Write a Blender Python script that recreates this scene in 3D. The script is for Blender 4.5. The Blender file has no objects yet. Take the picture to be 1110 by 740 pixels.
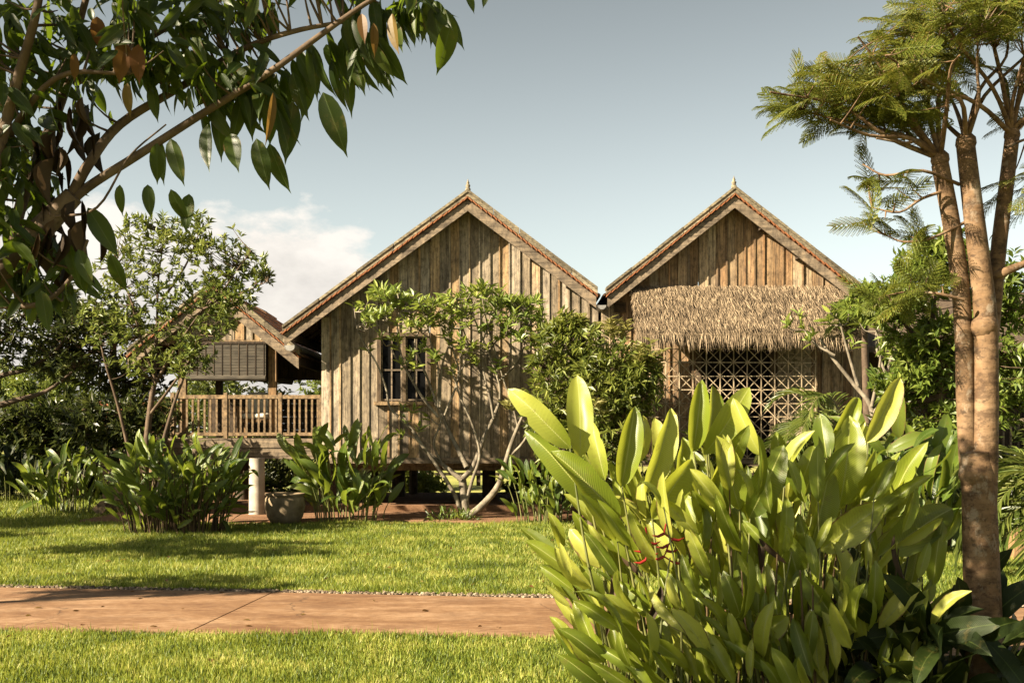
import bpy, math, random
import numpy as np
from mathutils import Vector

# ------------------------------------------------------------------ camera, light
SC = bpy.context.scene
COL = SC.collection
R = math.radians
RNG = np.random.default_rng(7)
random.seed(7)

F, HX, HY, CH = 1200.0, 555.0, 468.0, 1.6      # focal length in photo pixels, horizon, eye height
cam_d = bpy.data.cameras.new('camera')
cam = bpy.data.objects.new('camera', cam_d)
COL.objects.link(cam)
cam.location = (0, 0, CH)
cam.rotation_euler = (R(90), 0, 0)
cam_d.sensor_width = 36
cam_d.lens = 36 * F / 1110
cam_d.shift_y = (HY - 370) / 1110
cam_d.clip_start = 0.05
cam_d.clip_end = 3000
SC.camera = cam

SUN_DIR = Vector((1.0, 0.52, -0.64)).normalized()      # the way the light travels
SUN_EL = math.asin(-SUN_DIR.z)
SUN_AZ = math.atan2(-SUN_DIR.x, -SUN_DIR.y)
sun_d = bpy.data.lights.new('sun', 'SUN')
sun_d.energy = 5.0
sun_d.angle = R(0.5)
sun_d.color = (1.0, 0.86, 0.64)
sun = bpy.data.objects.new('sun', sun_d)
COL.objects.link(sun)
sun.rotation_euler = SUN_DIR.to_track_quat('-Z', 'Y').to_euler()
sun.location = (-12, -6, 14)

W = bpy.data.worlds.new('World')
SC.world = W
W.use_nodes = True
wn = W.node_tree
for n in list(wn.nodes):
    wn.nodes.remove(n)
def WN(t, **k):
    n = wn.nodes.new(t)
    for a, b in k.items():
        setattr(n, a, b)
    return n
wout = WN('ShaderNodeOutputWorld')
wbg = WN('ShaderNodeBackground')
wbg.inputs['Strength'].default_value = 0.049
sky = WN('ShaderNodeTexSky', sky_type='NISHITA', sun_disc=False, sun_elevation=SUN_EL,
         sun_rotation=SUN_AZ % (2 * math.pi), air_density=1.0, dust_density=1.2, ozone_density=1.0, altitude=30)
hsv = WN('ShaderNodeHueSaturation')
hsv.inputs['Saturation'].default_value = 0.42
wn.links.new(sky.outputs['Color'], hsv.inputs['Color'])
tint = WN('ShaderNodeMix', data_type='RGBA', blend_type='MULTIPLY')
tint.inputs[0].default_value = 1
tint.inputs[7].default_value = (1.0, 1.01, 0.90, 1)
wn.links.new(hsv.outputs['Color'], tint.inputs[6])
# cloud bank low in the sky (elevation / azimuth of the view direction)
tc = WN('ShaderNodeTexCoord')
sep = WN('ShaderNodeSeparateXYZ')
wn.links.new(tc.outputs['Generated'], sep.inputs[0])
def wmath(op, a, b=None, c=None, clamp=False):
    n = WN('ShaderNodeMath', operation=op, use_clamp=clamp)
    for i, v in enumerate((a, b, c)):
        if v is None: continue
        if isinstance(v, (int, float)): n.inputs[i].default_value = v
        else: wn.links.new(v, n.inputs[i])
    return n.outputs[0]
az = wmath('ARCTAN2', sep.outputs['X'], sep.outputs['Y'])
el = wmath('ARCSINE', sep.outputs['Z'])
cmb = WN('ShaderNodeCombineXYZ')
wn.links.new(wmath('MULTIPLY', az, 9.0), cmb.inputs[0])
wn.links.new(wmath('MULTIPLY', el, 16.0), cmb.inputs[1])
cn = WN('ShaderNodeTexNoise')
cn.inputs['Scale'].default_value = 1.3
cn.inputs['Detail'].default_value = 9
cn.inputs['Roughness'].default_value = 0.58
wn.links.new(cmb.outputs[0], cn.inputs['Vector'])
# cloud top falls towards the right: top elevation as a function of azimuth
top = WN('ShaderNodeMapRange', interpolation_type='SMOOTHSTEP')
wn.links.new(az, top.inputs['Value'])
for i, v in ((1, -0.20), (2, -0.06), (3, 0.182), (4, 0.092)):
    top.inputs[i].default_value = v
over = wmath('SUBTRACT', top.outputs[0], el)
dens = wmath('ADD', wmath('MULTIPLY', over, 34.0), wmath('MULTIPLY', wmath('SUBTRACT', cn.outputs['Fac'], 0.41), 7.5))
dens = wmath('MULTIPLY', dens, 1.0, clamp=True)
leftish = WN('ShaderNodeMapRange', interpolation_type='SMOOTHSTEP')
wn.links.new(az, leftish.inputs['Value'])
for i, v in ((1, -0.05), (2, -0.12), (3, 0.06), (4, 0.97)):
    leftish.inputs[i].default_value = v
dens = wmath('MULTIPLY', dens, leftish.outputs[0])
cshade = WN('ShaderNodeMapRange')
wn.links.new(wmath('ADD', cn.outputs['Fac'], wmath('MULTIPLY', el, 1.6)), cshade.inputs['Value'])
for i, v in ((1, 0.56), (2, 0.84), (3, 0.0), (4, 1.0)):
    cshade.inputs[i].default_value = v
ccol = WN('ShaderNodeMix', data_type='RGBA')
ccol.inputs[6].default_value = (3.6, 3.4, 3.15, 1)
ccol.inputs[7].default_value = (4.9, 4.6, 4.2, 1)
wn.links.new(cshade.outputs[0], ccol.inputs[0])
cmix = WN('ShaderNodeMix', data_type='RGBA')
wn.links.new(dens, cmix.inputs[0])
zen = WN('ShaderNodeMapRange', interpolation_type='SMOOTHSTEP')
wn.links.new(el, zen.inputs['Value'])
for i, v in ((1, 0.06), (2, 0.5), (3, 0.93), (4, 0.50)):
    zen.inputs[i].default_value = v
zmul = WN('ShaderNodeVectorMath', operation='SCALE')
wn.links.new(tint.outputs[2], zmul.inputs[0]); wn.links.new(zen.outputs[0], zmul.inputs['Scale'])
wn.links.new(zmul.outputs[0], cmix.inputs[6])
wn.links.new(ccol.outputs[2], cmix.inputs[7])
wn.links.new(cmix.outputs[2], wbg.inputs['Color'])
wn.links.new(wbg.outputs[0], wout.inputs[0])

SC.view_settings.view_transform = 'Standard'
SC.view_settings.look = 'None'
SC.view_settings.gamma = 1
SC.view_settings.exposure = 2.15
SC.view_settings.use_curve_mapping = False
SC.render.engine = 'CYCLES'
SC.cycles.max_bounces = 8
SC.cycles.diffuse_bounces = 3
SC.cycles.transmission_bounces = 4
SC.cycles.transparent_max_bounces = 6

# ------------------------------------------------------------------ helpers
def at(px, py, D):
    return np.array(((px - HX) / F * D, D, CH - (py - HY) / F * D))

def gp(px, py):
    """ground point seen at a photo pixel"""
    D = CH * F / (py - HY)
    return np.array(((px - HX) / F * D, D, 0.0))

def nrm(v):
    v = np.asarray(v, float)
    return v / np.maximum(np.linalg.norm(v, axis=-1, keepdims=True), 1e-9)

ORI = {}

class Geo:
    def __init__(self):
        self.v, self.f, self.uv, self.n = [], [], [], 0
    def add(self, v, faces, uv=None):
        v = np.asarray(v, float).reshape(-1, 3)
        for fa in faces:
            fa = np.asarray(fa, int)
            if fa.size: self.f.append(fa + self.n)
        self.uv.append(np.zeros((len(v), 2)) if uv is None else np.asarray(uv, float))
        self.v.append(v); self.n += len(v)
    def box(self, x0, x1, y0, y1, z0, z1):
        v = [(x, y, z) for z in (z0, z1) for y in (y0, y1) for x in (x0, x1)]
        self.add(v, [[(0, 2, 3, 1), (4, 5, 7, 6), (0, 1, 5, 4), (2, 6, 7, 3), (0, 4, 6, 2), (1, 3, 7, 5)]])
    def hexa(self, q0, q1):
        """two quads (4 points each), joined: q0 front, q1 back"""
        self.add(list(q0) + list(q1), [[(0, 1, 2, 3), (7, 6, 5, 4), (0, 4, 5, 1), (1, 5, 6, 2), (2, 6, 7, 3), (3, 7, 4, 0)]])
    def bar(self, a, b, w, h, up=(0, 0, 1)):
        a, b = np.asarray(a, float), np.asarray(b, float)
        d = nrm(b - a); s = np.cross(d, up)
        if np.linalg.norm(s) < 1e-4: s = np.cross(d, (0, 1, 0))
        s = nrm(s); u = np.cross(s, d)
        o = [s * w / 2 * i + u * h / 2 * j for i, j in ((-1, -1), (1, -1), (1, 1), (-1, 1))]
        self.hexa([a + k for k in o], [b + k for k in o])
    def slope(self, x0, z0, x1, z1, t, b, y0, y1):
        """a beam running down a roof slope in x-z, vertical offsets t (top) and b (bottom)"""
        q = [(x0, z0 + b), (x1, z1 + b), (x1, z1 + t), (x0, z0 + t)]
        self.hexa([(x, y0, z) for x, z in q], [(x, y1, z) for x, z in q])
    def tube(self, pts, rad, sides=7, cap=True):
        pts = np.asarray(pts, float); k = len(pts)
        rad = np.broadcast_to(np.asarray(rad, float), (k,))
        t = nrm(np.gradient(pts, axis=0))
        ref = np.array((0.31, 0.2, 0.93)) if abs(t[0] @ np.array((0.31, 0.2, 0.93))) < 0.9 else np.array((1., 0, 0))
        vs = []
        a = np.linspace(0, 2 * np.pi, sides, endpoint=False)
        for i in range(k):
            s = nrm(np.cross(t[i], ref)); u = np.cross(t[i], s)
            ref = -np.cross(t[i], s) if False else ref
            vs.append(pts[i] + rad[i] * (np.cos(a)[:, None] * s + np.sin(a)[:, None] * u))
        v = np.concatenate(vs)
        q = []
        for i in range(k - 1):
            for j in range(sides):
                j2 = (j + 1) % sides
                q.append((i * sides + j, i * sides + j2, (i + 1) * sides + j2, (i + 1) * sides + j))
        self.add(v, [q])
        if cap:
            n = len(v); c = []
            self.add(np.vstack([vs[-1], pts[-1:] + t[-1] * rad[-1] * 0.4]), [[(j, (j + 1) % sides, sides) for j in range(sides)]])
    def lathe(self, c, prof, sides=20):
        c = np.asarray(c, float)
        a = np.linspace(0, 2 * np.pi, sides, endpoint=False)
        v = np.concatenate([[(c[0] + r * math.cos(t), c[1] + r * math.sin(t), c[2] + z) for t in a] for r, z in prof])
        q = []
        for i in range(len(prof) - 1):
            for j in range(sides):
                j2 = (j + 1) % sides
                q.append((i * sides + j, i * sides + j2, (i + 1) * sides + j2, (i + 1) * sides + j))
        self.add(v, [q])
    def leaves(self, tmpl, P, A, N, L, Wd):
        """instances of a leaf template (u along, v across, w off the blade) as real faces"""
        tv, tf = tmpl
        P = np.asarray(P, float); A = nrm(A); S = nrm(np.cross(A, N)); N = np.cross(S, A)
        n, k = len(P), len(tv)
        L = np.broadcast_to(L, (n,))[:, None, None]; Wd = np.broadcast_to(Wd, (n,))[:, None, None]
        v = P[:, None] + A[:, None] * L * tv[None, :, 0:1] + S[:, None] * Wd * tv[None, :, 1:2] + N[:, None] * L * tv[None, :, 2:3]
        off = (np.arange(n) * k)[:, None, None]
        uv = np.tile(np.stack([tv[:, 1] + 0.5, tv[:, 0]], 1), (n, 1))
        self.add(v.reshape(-1, 3), [(np.asarray(f)[None] + off).reshape(-1, np.asarray(f).shape[1]) for f in tf], uv)
    def build(self, name, mat, parent=None, smooth=False, uv=False):
        v = np.concatenate(self.v)
        org = np.zeros(3)
        if parent is not None: org = ORI[parent.name]
        v = v - org
        me = bpy.data.meshes.new(name)
        me.vertices.add(len(v)); me.vertices.foreach_set('co', v.astype(np.float32).ravel())
        loops = np.concatenate([f.ravel() for f in self.f])
        tot = np.concatenate([np.full(len(f), f.shape[1]) for f in self.f])
        st = np.concatenate([[0], np.cumsum(tot)[:-1]])
        me.loops.add(len(loops)); me.loops.foreach_set('vertex_index', loops.astype(np.int32))
        me.polygons.add(len(st)); me.polygons.foreach_set('loop_start', st.astype(np.int32))
        me.polygons.foreach_set('use_smooth', np.full(len(st), bool(smooth)))
        if uv:
            u = np.concatenate(self.uv)[loops]
            ul = me.uv_layers.new(name='UVMap'); ul.data.foreach_set('uv', u.astype(np.float32).ravel())
        me.update(calc_edges=True); me.validate()
        me.materials.append(mat)
        o = bpy.data.objects.new(name, me); COL.objects.link(o)
        if parent is not None: o.parent = parent
        ORI[o.name] = org
        return o

def tag(o, label, cat, group=None):
    o['label'] = label; o['category'] = cat
    if group: o['group'] = group
    return o
def kind(o, k):
    o['kind'] = k; return o
def thing(name, label, cat, loc, group=None):
    o = bpy.data.objects.new(name, None); COL.objects.link(o)
    o.location = tuple(float(a) for a in loc); o.empty_display_size = 0.2
    ORI[o.name] = np.array(loc, float)
    return tag(o, label, cat, group)
def copy_thing(o, loc, label=None, rot=0.0, scale=1.0):
    c = o.copy(); COL.objects.link(c); c.location = tuple(float(a) for a in loc)
    c.rotation_euler = (0, 0, rot); c.scale = (scale,) * 3
    ORI[c.name] = np.array(loc, float)
    if label: c['label'] = label
    for ch in list(o.children):
        d = ch.copy(); COL.objects.link(d); d.parent = c
        for g in list(ch.children):
            e = g.copy(); COL.objects.link(e); e.parent = d
    return c

# ------------------------------------------------------------------ materials
class M:
    def __init__(self, name):
        self.m = bpy.data.materials.new(name); self.m.use_nodes = True
        self.t = self.m.node_tree; self.b = self.t.nodes['Principled BSDF']
        self.out = self.t.nodes['Material Output']
    def n(self, t, **k):
        x = self.t.nodes.new(t)
        for a, b in k.items(): setattr(x, a, b)
        return x
    def l(self, a, b): self.t.links.new(a, b)
    def coords(self, scale=(1, 1, 1), out='Object'):
        c = self.n('ShaderNodeTexCoord'); mp = self.n('ShaderNodeMapping')
        mp.inputs['Scale'].default_value = scale
        self.l(c.outputs[out], mp.inputs['Vector']); return mp.outputs[0]
    def noise(self, vec, scale, detail=4, rough=0.55):
        x = self.n('ShaderNodeTexNoise')
        x.inputs['Scale'].default_value = scale; x.inputs['Detail'].default_value = detail; x.inputs['Roughness'].default_value = rough
        self.l(vec, x.inputs['Vector']); return x.outputs['Fac']
    def ramp(self, fac, stops):
        x = self.n('ShaderNodeValToRGB'); e = x.color_ramp.elements
        while len(e) > 1: e.remove(e[-1])
        for i, (p, c) in enumerate(stops):
            q = e[0] if i == 0 else e.new(p)
            q.position = p; q.color = (*c, 1)
        self.l(fac, x.inputs[0]); return x.outputs[0]
    def mix(self, fac, a, b, mode='MIX'):
        x = self.n('ShaderNodeMix', data_type='RGBA', blend_type=mode)
        for i, v in ((0, fac), (6, a), (7, b)):
            if isinstance(v, (int, float)): x.inputs[i].default_value = v
            elif isinstance(v, tuple): x.inputs[i].default_value = (*v, 1)
            else: self.l(v, x.inputs[i])
        return x.outputs[2]
    def math(self, op, a, b=0.0):
        x = self.n('ShaderNodeMath', operation=op)
        for i, v in enumerate((a, b)):
            if isinstance(v, (int, float)): x.inputs[i].default_value = v
            else: self.l(v, x.inputs[i])
        return x.outputs[0]
    def island(self): return self.n('ShaderNodeNewGeometry').outputs['Random Per Island']
    def bump(self, h, strength, dist=0.01):
        x = self.n('ShaderNodeBump'); x.inputs['Strength'].default_value = strength; x.inputs['Distance'].default_value = dist
        self.l(h, x.inputs['Height']); self.l(x.outputs[0], self.b.inputs['Normal']); return x.outputs[0]
    def col(self, c): self.l(c, self.b.inputs['Base Color'])
    def rough(self, r, spec=0.3):
        self.b.inputs['Roughness'].default_value = r; self.b.inputs['Specular IOR Level'].default_value = spec

def wood(name, stops, grain=(40, 40, 0.9), stain=0.5, rough=0.8, bump=0.6, stain_col=(0.05, 0.04, 0.032)):
    m = M(name)
    isl = m.island()
    v = m.coords(grain)
    # shift the grain from board to board
    add = m.n('ShaderNodeVectorMath', operation='ADD'); cx = m.n('ShaderNodeCombineXYZ')
    sc = m.math('MULTIPLY', isl, 37.0)
    for i in range(3): m.l(sc, cx.inputs[i])
    m.l(v, add.inputs[0]); m.l(cx.outputs[0], add.inputs[1])
    g = m.noise(add.outputs[0], 1.6, 7, 0.65)
    big = m.noise(m.coords((1.3, 1.3, 0.5)), 1.0, 4)
    fac = m.math('ADD', m.math('MULTIPLY', isl, 0.7), m.math('MULTIPLY', big, 0.35))
    base = m.ramp(fac, stops)
    gr = m.ramp(g, [(0.34, (0.30, 0.28, 0.26)), (0.47, (0.82, 0.82, 0.81)), (0.62, (1.3, 1.27, 1.22))])
    c = m.mix(0.95, base, gr, 'MULTIPLY')
    kn = m.ramp(m.noise(m.coords((6, 6, 3.5)), 2.2, 8, 0.72), [(0.36, (0.42, 0.40, 0.38)), (0.5, (1, 1, 1)), (0.62, (1.3, 1.27, 1.2))])
    c = m.mix(0.85, c, kn, 'MULTIPLY')
    st = m.ramp(m.noise(m.coords((3.0, 3.0, 0.55)), 1.7, 6, 0.7), [(0.47, (0, 0, 0)), (0.64, (1, 1, 1))])
    c = m.mix(m.math('MULTIPLY', st, stain), c, stain_col)
    m.col(c); m.rough(rough, 0.25); m.bump(g, bump, 0.008)
    return m.m

def leafmat(name, stops, trans=(0.25, 0.32, 0.05), tfac=0.35, rough=0.42, spec=0.35, vein=False, clump=1.2, pale_rib=(0.4, 0.42, 0.12), rim=0.8):
    m = M(name)
    isl = m.island()
    cl = m.noise(m.coords((1, 1, 1)), clump, 2)
    fac = m.math('ADD', m.math('MULTIPLY', isl, 0.55), m.math('ADD', m.math('MULTIPLY', cl, 1.2), -0.35))
    c = m.ramp(fac, stops)
    tcol = m.mix(0.6, c, trans)
    if vein:
        uv = m.n('ShaderNodeTexCoord').outputs['UV']
        s = m.n('ShaderNodeSeparateXYZ'); m.l(uv, s.inputs[0])
        d = m.math('ABSOLUTE', m.math('SUBTRACT', s.outputs[0], 0.5))
        ph = m.math('ADD', m.math('MULTIPLY', s.outputs[1], 260.0), m.math('MULTIPLY', d, -90.0))
        w = m.math('SINE', ph)
        wv = m.ramp(m.math('ADD', m.math('MULTIPLY', w, 0.5), 0.5), [(0.0, (0.70, 0.74, 0.62)), (1.0, (1.12, 1.12, 1.08))])
        c = m.mix(0.8, c, wv, 'MULTIPLY'); tcol = m.mix(1.0, tcol, wv, 'MULTIPLY')
        rib = m.ramp(d, [(0.012, (1, 1, 1)), (0.03, (0, 0, 0))])
        c = m.mix(rib, c, pale_rib); tcol = m.mix(m.math('MULTIPLY', rib, 0.7), tcol, (0.1, 0.13, 0.03))
        blot = m.ramp(m.noise(m.coords((1, 1, 1)), 13.0, 6, .7), [(0.57, (0, 0, 0)), (0.68, (1, 1, 1))])
        c = m.mix(m.math('MULTIPLY', blot, 0.4), c, (0.16, 0.125, 0.035)); tcol = m.mix(m.math('MULTIPLY', blot, 0.4), tcol, (0.14, 0.10, 0.025))
        # brown, dried tips and rims on some of the blades
        edge = m.math('MULTIPLY', m.math('GREATER_THAN', isl, rim), m.ramp(m.math('ADD', m.math('MULTIPLY', d, 1.0), m.math('MULTIPLY', m.noise(m.coords((1, 1, 1)), 14, 3), 0.25)), [(0.56, (0, 0, 0)), (0.62, (1, 1, 1))]))
        c = m.mix(edge, c, (0.16, 0.1, 0.04)); tcol = m.mix(edge, tcol, (0.1, 0.06, 0.02))
        m.bump(w, 0.25, 0.004)
    m.col(c); m.rough(rough, spec)
    tr = m.n('ShaderNodeBsdfTranslucent'); m.l(tcol, tr.inputs[0])
    mx = m.n('ShaderNodeMixShader'); mx.inputs[0].default_value = tfac
    m.l(m.b.outputs[0], mx.inputs[1]); m.l(tr.outputs[0], mx.inputs[2]); m.l(mx.outputs[0], m.out.inputs[0])
    return m.m

def plain(name, a, b, scale=6, rough=0.85, spec=0.25, bump=0.3, stretch=(1, 1, 1), dist=0.01):
    m = M(name)
    n = m.noise(m.coords(stretch), scale, 6, 0.6)
    m.col(m.ramp(n, [(0.3, a), (0.7, b)])); m.rough(rough, spec); m.bump(n, bump, dist)
    return m.m

def barkmat(name, a, b, c, rings=False):
    m = M(name)
    v = m.coords((1, 1, 1))
    n = m.noise(v, 9, 6, 0.62); big = m.noise(v, 2.2, 3)
    col = m.ramp(m.math('ADD', m.math('MULTIPLY', n, 0.6), m.math('MULTIPLY', big, 0.4)), [(0.32, a), (0.5, b), (0.68, c)])
    vo = m.n('ShaderNodeTexVoronoi'); vo.inputs['Scale'].default_value = 26; m.l(m.coords((1, 1, 0.6)), vo.inputs['Vector'])
    spots = m.ramp(vo.outputs['Distance'], [(0.1, (1, 1, 1)), (0.22, (0, 0, 0))])
    col = m.mix(m.math('MULTIPLY', spots, 0.45), col, tuple(k * 0.45 for k in a))
    m.col(col); m.rough(0.8, 0.25)
    h = n
    if rings:
        sc = m.ramp(m.noise(m.coords((2.6, 2.6, 5)), 3.6, 6, 0.75), [(0.40, (0.35, 0.32, 0.3)), (0.5, (1, 1, 1)), (0.62, (1.2, 1.18, 1.12))])
        col = m.mix(0.75, col, sc, 'MULTIPLY'); lc = m.ramp(m.noise(m.coords((1, 1, .7)), 7.5, 6, .75), [(.55, (0, 0, 0)), (.63, (1, 1, 1))]); col = m.mix(m.math('MULTIPLY', lc, .5), col, (0.25, 0.21, 0.16)); dk = m.ramp(m.noise(m.coords((1, 1, 1.6)), 11, 5, .7), [(.58, (0, 0, 0)), (.64, (1, 1, 1))]); col = m.mix(m.math('MULTIPLY', dk, .7), col, (0.03, 0.018, 0.01)); m.col(col)
        wv = m.noise(m.coords((1.5, 1.5, 9)), 2.2, 5)
        h = m.math('ADD', n, wv)
    m.bump(h, 0.7, 0.012)
    return m.m

W_GREY = wood('weathered_boards', [(0.12, (0.14, 0.107, 0.073)), (0.4, (0.265, 0.215, 0.153)), (0.58, (0.38, 0.32, 0.245)), (0.72, (0.36, 0.25, 0.14)), (0.95, (0.26, 0.145, 0.065))], stain=0.65)
W_GREY2 = wood('warm_boards', [(0.12, (0.12, 0.068, 0.032)), (0.4, (0.245, 0.16, 0.088)), (0.62, (0.37, 0.295, 0.20)), (0.9, (0.26, 0.135, 0.055))], stain=0.6)
W_BARGE = wood('barge_wood', [(0.2, (0.11, 0.085, 0.06)), (0.8, (0.22, 0.17, 0.12))], grain=(1.2, 12, 12), stain=0.45)
W_CAP = wood('cap_wood', [(0.2, (0.12, 0.098, 0.066)), (0.8, (0.26, 0.22, 0.15))], grain=(2.5, 30, 30), stain=0.35, stain_col=(0.08, 0.065, 0.045))
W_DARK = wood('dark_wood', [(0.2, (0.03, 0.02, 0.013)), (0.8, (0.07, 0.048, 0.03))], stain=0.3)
W_RAIL = wood('rail_wood', [(0.2, (0.14, 0.09, 0.048)), (0.8, (0.25, 0.175, 0.1))], grain=(8, 8, 8), stain=0.3)
W_DECK = wood('deck_wood', [(0.2, (0.12, 0.09, 0.062)), (0.8, (0.21, 0.165, 0.115))], grain=(0.9, 14, 14), stain=0.35)
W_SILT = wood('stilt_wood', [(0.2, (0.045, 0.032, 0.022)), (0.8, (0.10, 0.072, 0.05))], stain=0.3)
W_POST = wood('post_wood', [(0.2, (0.14, 0.08, 0.038)), (0.8, (0.24, 0.15, 0.075))], stain=0.25)
TILE = plain('clay_tile', (0.10, 0.06, 0.036), (0.27, 0.155, 0.085), 7, 0.85, 0.2, 0.5)
TILE_EDGE = plain('tile_edge_clay', (0.13, 0.05, 0.022), (0.30, 0.115, 0.045), 18, 0.8)
CONC = plain('pillar_concrete', (0.24, 0.21, 0.17), (0.42, 0.37, 0.30), 5, 0.9)
STONE = plain('jar_stone', (0.10, 0.072, 0.042), (0.25, 0.19, 0.12), 6, 0.9, 0.2, 0.6)
METAL = plain('gutter_metal', (0.16, 0.15, 0.14), (0.27, 0.26, 0.24), 6, 0.45, 0.5, 0.1)
FABRIC = plain('cushion_fabric', (0.60, 0.56, 0.47), (0.70, 0.66, 0.57), 20, 0.95, 0.1)
LATTICE = wood('lattice_cane', [(0.2, (0.30, 0.23, 0.15)), (0.8, (0.48, 0.385, 0.26))], stain=0.3)
FRAME = wood('window_wood', [(0.2, (0.045, 0.03, 0.019)), (0.8, (0.10, 0.07, 0.042))], stain=0.3)
DARKIN = plain('interior_shade', (0.02, 0.015, 0.011), (0.035, 0.026, 0.018), 3)

def glassmat():
    m = M('window_glass')
    m.b.inputs['Base Color'].default_value = (0.005, 0.005, 0.005, 1)
    m.rough(0.06, 0.06)
    m.bump(m.noise(m.coords((1, 1, 1)), 2.2, 2), 0.08, 0.02)
    return m.m
GLASS = glassmat()

def blindmat():
    m = M('bamboo_blind')
    s = m.n('ShaderNodeSeparateXYZ'); m.l(m.n('ShaderNodeTexCoord').outputs['Object'], s.inputs[0])
    w = m.math('SINE', m.math('MULTIPLY', s.outputs[2], 210.0))
    n = m.noise(m.coords((1.5, 1, 14)), 3, 5)
    c = m.ramp(n, [(0.3, (0.03, 0.025, 0.018)), (0.7, (0.10, 0.083, 0.06))])
    c = m.mix(0.5, c, m.ramp(m.math('ADD', m.math('MULTIPLY', w, .5), .5), [(0, (0.45,) * 3), (1, (1.1,) * 3)]), 'MULTIPLY')
    m.col(c); m.rough(0.8); m.bump(w, 0.5, 0.006)
    return m.m
BLIND = blindmat()

def thatchmat():
    m = M('thatch_straw')
    pt = m.noise(m.coords((1, 1, 2)), 2.4, 5, .65)
    c = m.ramp(m.math('ADD', m.math('MULTIPLY', m.island(), .6), m.math('ADD', m.math('MULTIPLY', pt, 1.1), -.35)), [(0.1, (0.05, 0.036, 0.021)), (0.5, (0.165, 0.118, 0.072)), (0.92, (0.34, 0.26, 0.165))])
    m.col(c); m.rough(0.75, 0.3); return m.m
THATCH = thatchmat()

def groundmat(name, stops, scale, bump=0.5, dist=0.03, rough=0.95, fine=40):
    m = M(name)
    a = m.noise(m.coords((1, 1, 1)), scale, 5); b = m.noise(m.coords((1, 1, 1)), fine, 5, 0.7)
    f = m.math('ADD', m.math('MULTIPLY', a, 0.55), m.math('MULTIPLY', b, 0.45))
    m.col(m.ramp(f, stops)); m.rough(rough, 0.15); m.bump(b, bump, dist); return m.m
SOIL = groundmat('lawn_soil', [(0.3, (0.035, 0.05, 0.012)), (0.7, (0.10, 0.12, 0.03))], 0.5)
FIELD = groundmat('far_field', [(0.3, (0.13, 0.15, 0.03)), (0.55, (0.27, 0.26, 0.07)), (0.75, (0.36, 0.31, 0.11))], 0.25, 0.4)
DIRT = groundmat('red_earth', [(0.3, (0.10, 0.052, 0.028)), (0.7, (0.24, 0.135, 0.075))], 1.4, 0.6, 0.02)

def pathmat():
    m = M('ochre_concrete')
    v = m.coords((1, 1, 1))
    a = m.noise(m.coords((0.6, 2.2, 1)), 1.5, 6, 0.6); b = m.noise(m.coords((5, 16, 5)), 2.0, 6, 0.7); d = m.noise(v, 55, 3)
    f = m.math('ADD', m.math('MULTIPLY', a, 0.5), m.math('MULTIPLY', b, 0.5))
    c = m.ramp(f, [(0.38, (0.115, 0.056, 0.026)), (0.5, (0.19, 0.105, 0.052)), (0.6, (0.27, 0.168, 0.095))])
    sp = m.ramp(m.noise(v, 7, 5, 0.75), [(0.54, (0, 0, 0)), (0.66, (1, 1, 1))])
    c = m.mix(m.math('MULTIPLY', sp, 0.5), c, (0.12, 0.07, 0.04))
    vo = m.n('ShaderNodeTexVoronoi', feature='DISTANCE_TO_EDGE'); vo.inputs['Scale'].default_value = 0.55; vo.inputs['Randomness'].default_value = 1
    wv = m.n('ShaderNodeVectorMath', operation='ADD'); nz = m.n('ShaderNodeTexNoise'); nz.inputs['Scale'].default_value = 3.0; nz.inputs['Detail'].default_value = 5
    m.l(v, nz.inputs['Vector']); m.l(v, wv.inputs[0]); sc_ = m.n('ShaderNodeVectorMath', operation='SCALE'); m.l(nz.outputs['Color'], sc_.inputs[0]); sc_.inputs['Scale'].default_value = 0.3; m.l(sc_.outputs[0], wv.inputs[1]); m.l(wv.outputs[0], vo.inputs['Vector'])
    cr = m.math('MULTIPLY', m.ramp(vo.outputs['Distance'], [(0.0, (1, 1, 1)), (0.006, (0, 0, 0))]), m.ramp(m.noise(v, 0.8, 2), [(0.5, (0, 0, 0)), (0.56, (1, 1, 1))]))
    c = m.mix(m.math('MULTIPLY', cr, 0.75), c, (0.05, 0.03, 0.018))
    dm = m.ramp(m.noise(m.coords((0.7, 1.6, 1)), 1.9, 5, 0.65), [(0.52, (0, 0, 0)), (0.66, (1, 1, 1))])
    c = m.mix(m.math('MULTIPLY', dm, 0.5), c, (0.10, 0.05, 0.026))
    m.col(c); m.rough(0.85, 0.2); m.bump(m.math('ADD', b, m.math('MULTIPLY', d, 0.5)), 0.4, 0.008); return m.m
PATH = pathmat()

GRASS = leafmat('grass_blade', [(0.15, (0.02, 0.036, 0.005)), (0.36, (0.07, 0.108, 0.013)), (0.6, (0.195, 0.24, 0.033)), (0.88, (0.38, 0.35, 0.095))], (0.36, 0.38, 0.04), 0.36, 0.5, 0.25, clump=1.5)
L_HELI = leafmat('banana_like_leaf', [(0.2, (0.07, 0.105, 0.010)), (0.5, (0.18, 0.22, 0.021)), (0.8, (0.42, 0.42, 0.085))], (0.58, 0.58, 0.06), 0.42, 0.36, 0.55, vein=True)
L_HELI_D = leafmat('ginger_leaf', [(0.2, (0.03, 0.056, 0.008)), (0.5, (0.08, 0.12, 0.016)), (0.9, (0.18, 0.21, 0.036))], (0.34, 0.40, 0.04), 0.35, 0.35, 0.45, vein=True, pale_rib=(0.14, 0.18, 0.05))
L_DARK = leafmat('shade_plant_leaf', [(0.2, (0.007, 0.014, 0.003)), (0.9, (0.026, 0.04, 0.007))], (0.06, 0.08, 0.012), 0.25, 0.5, 0.25, vein=True, pale_rib=(0.05, 0.07, 0.015), rim=2)
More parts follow.
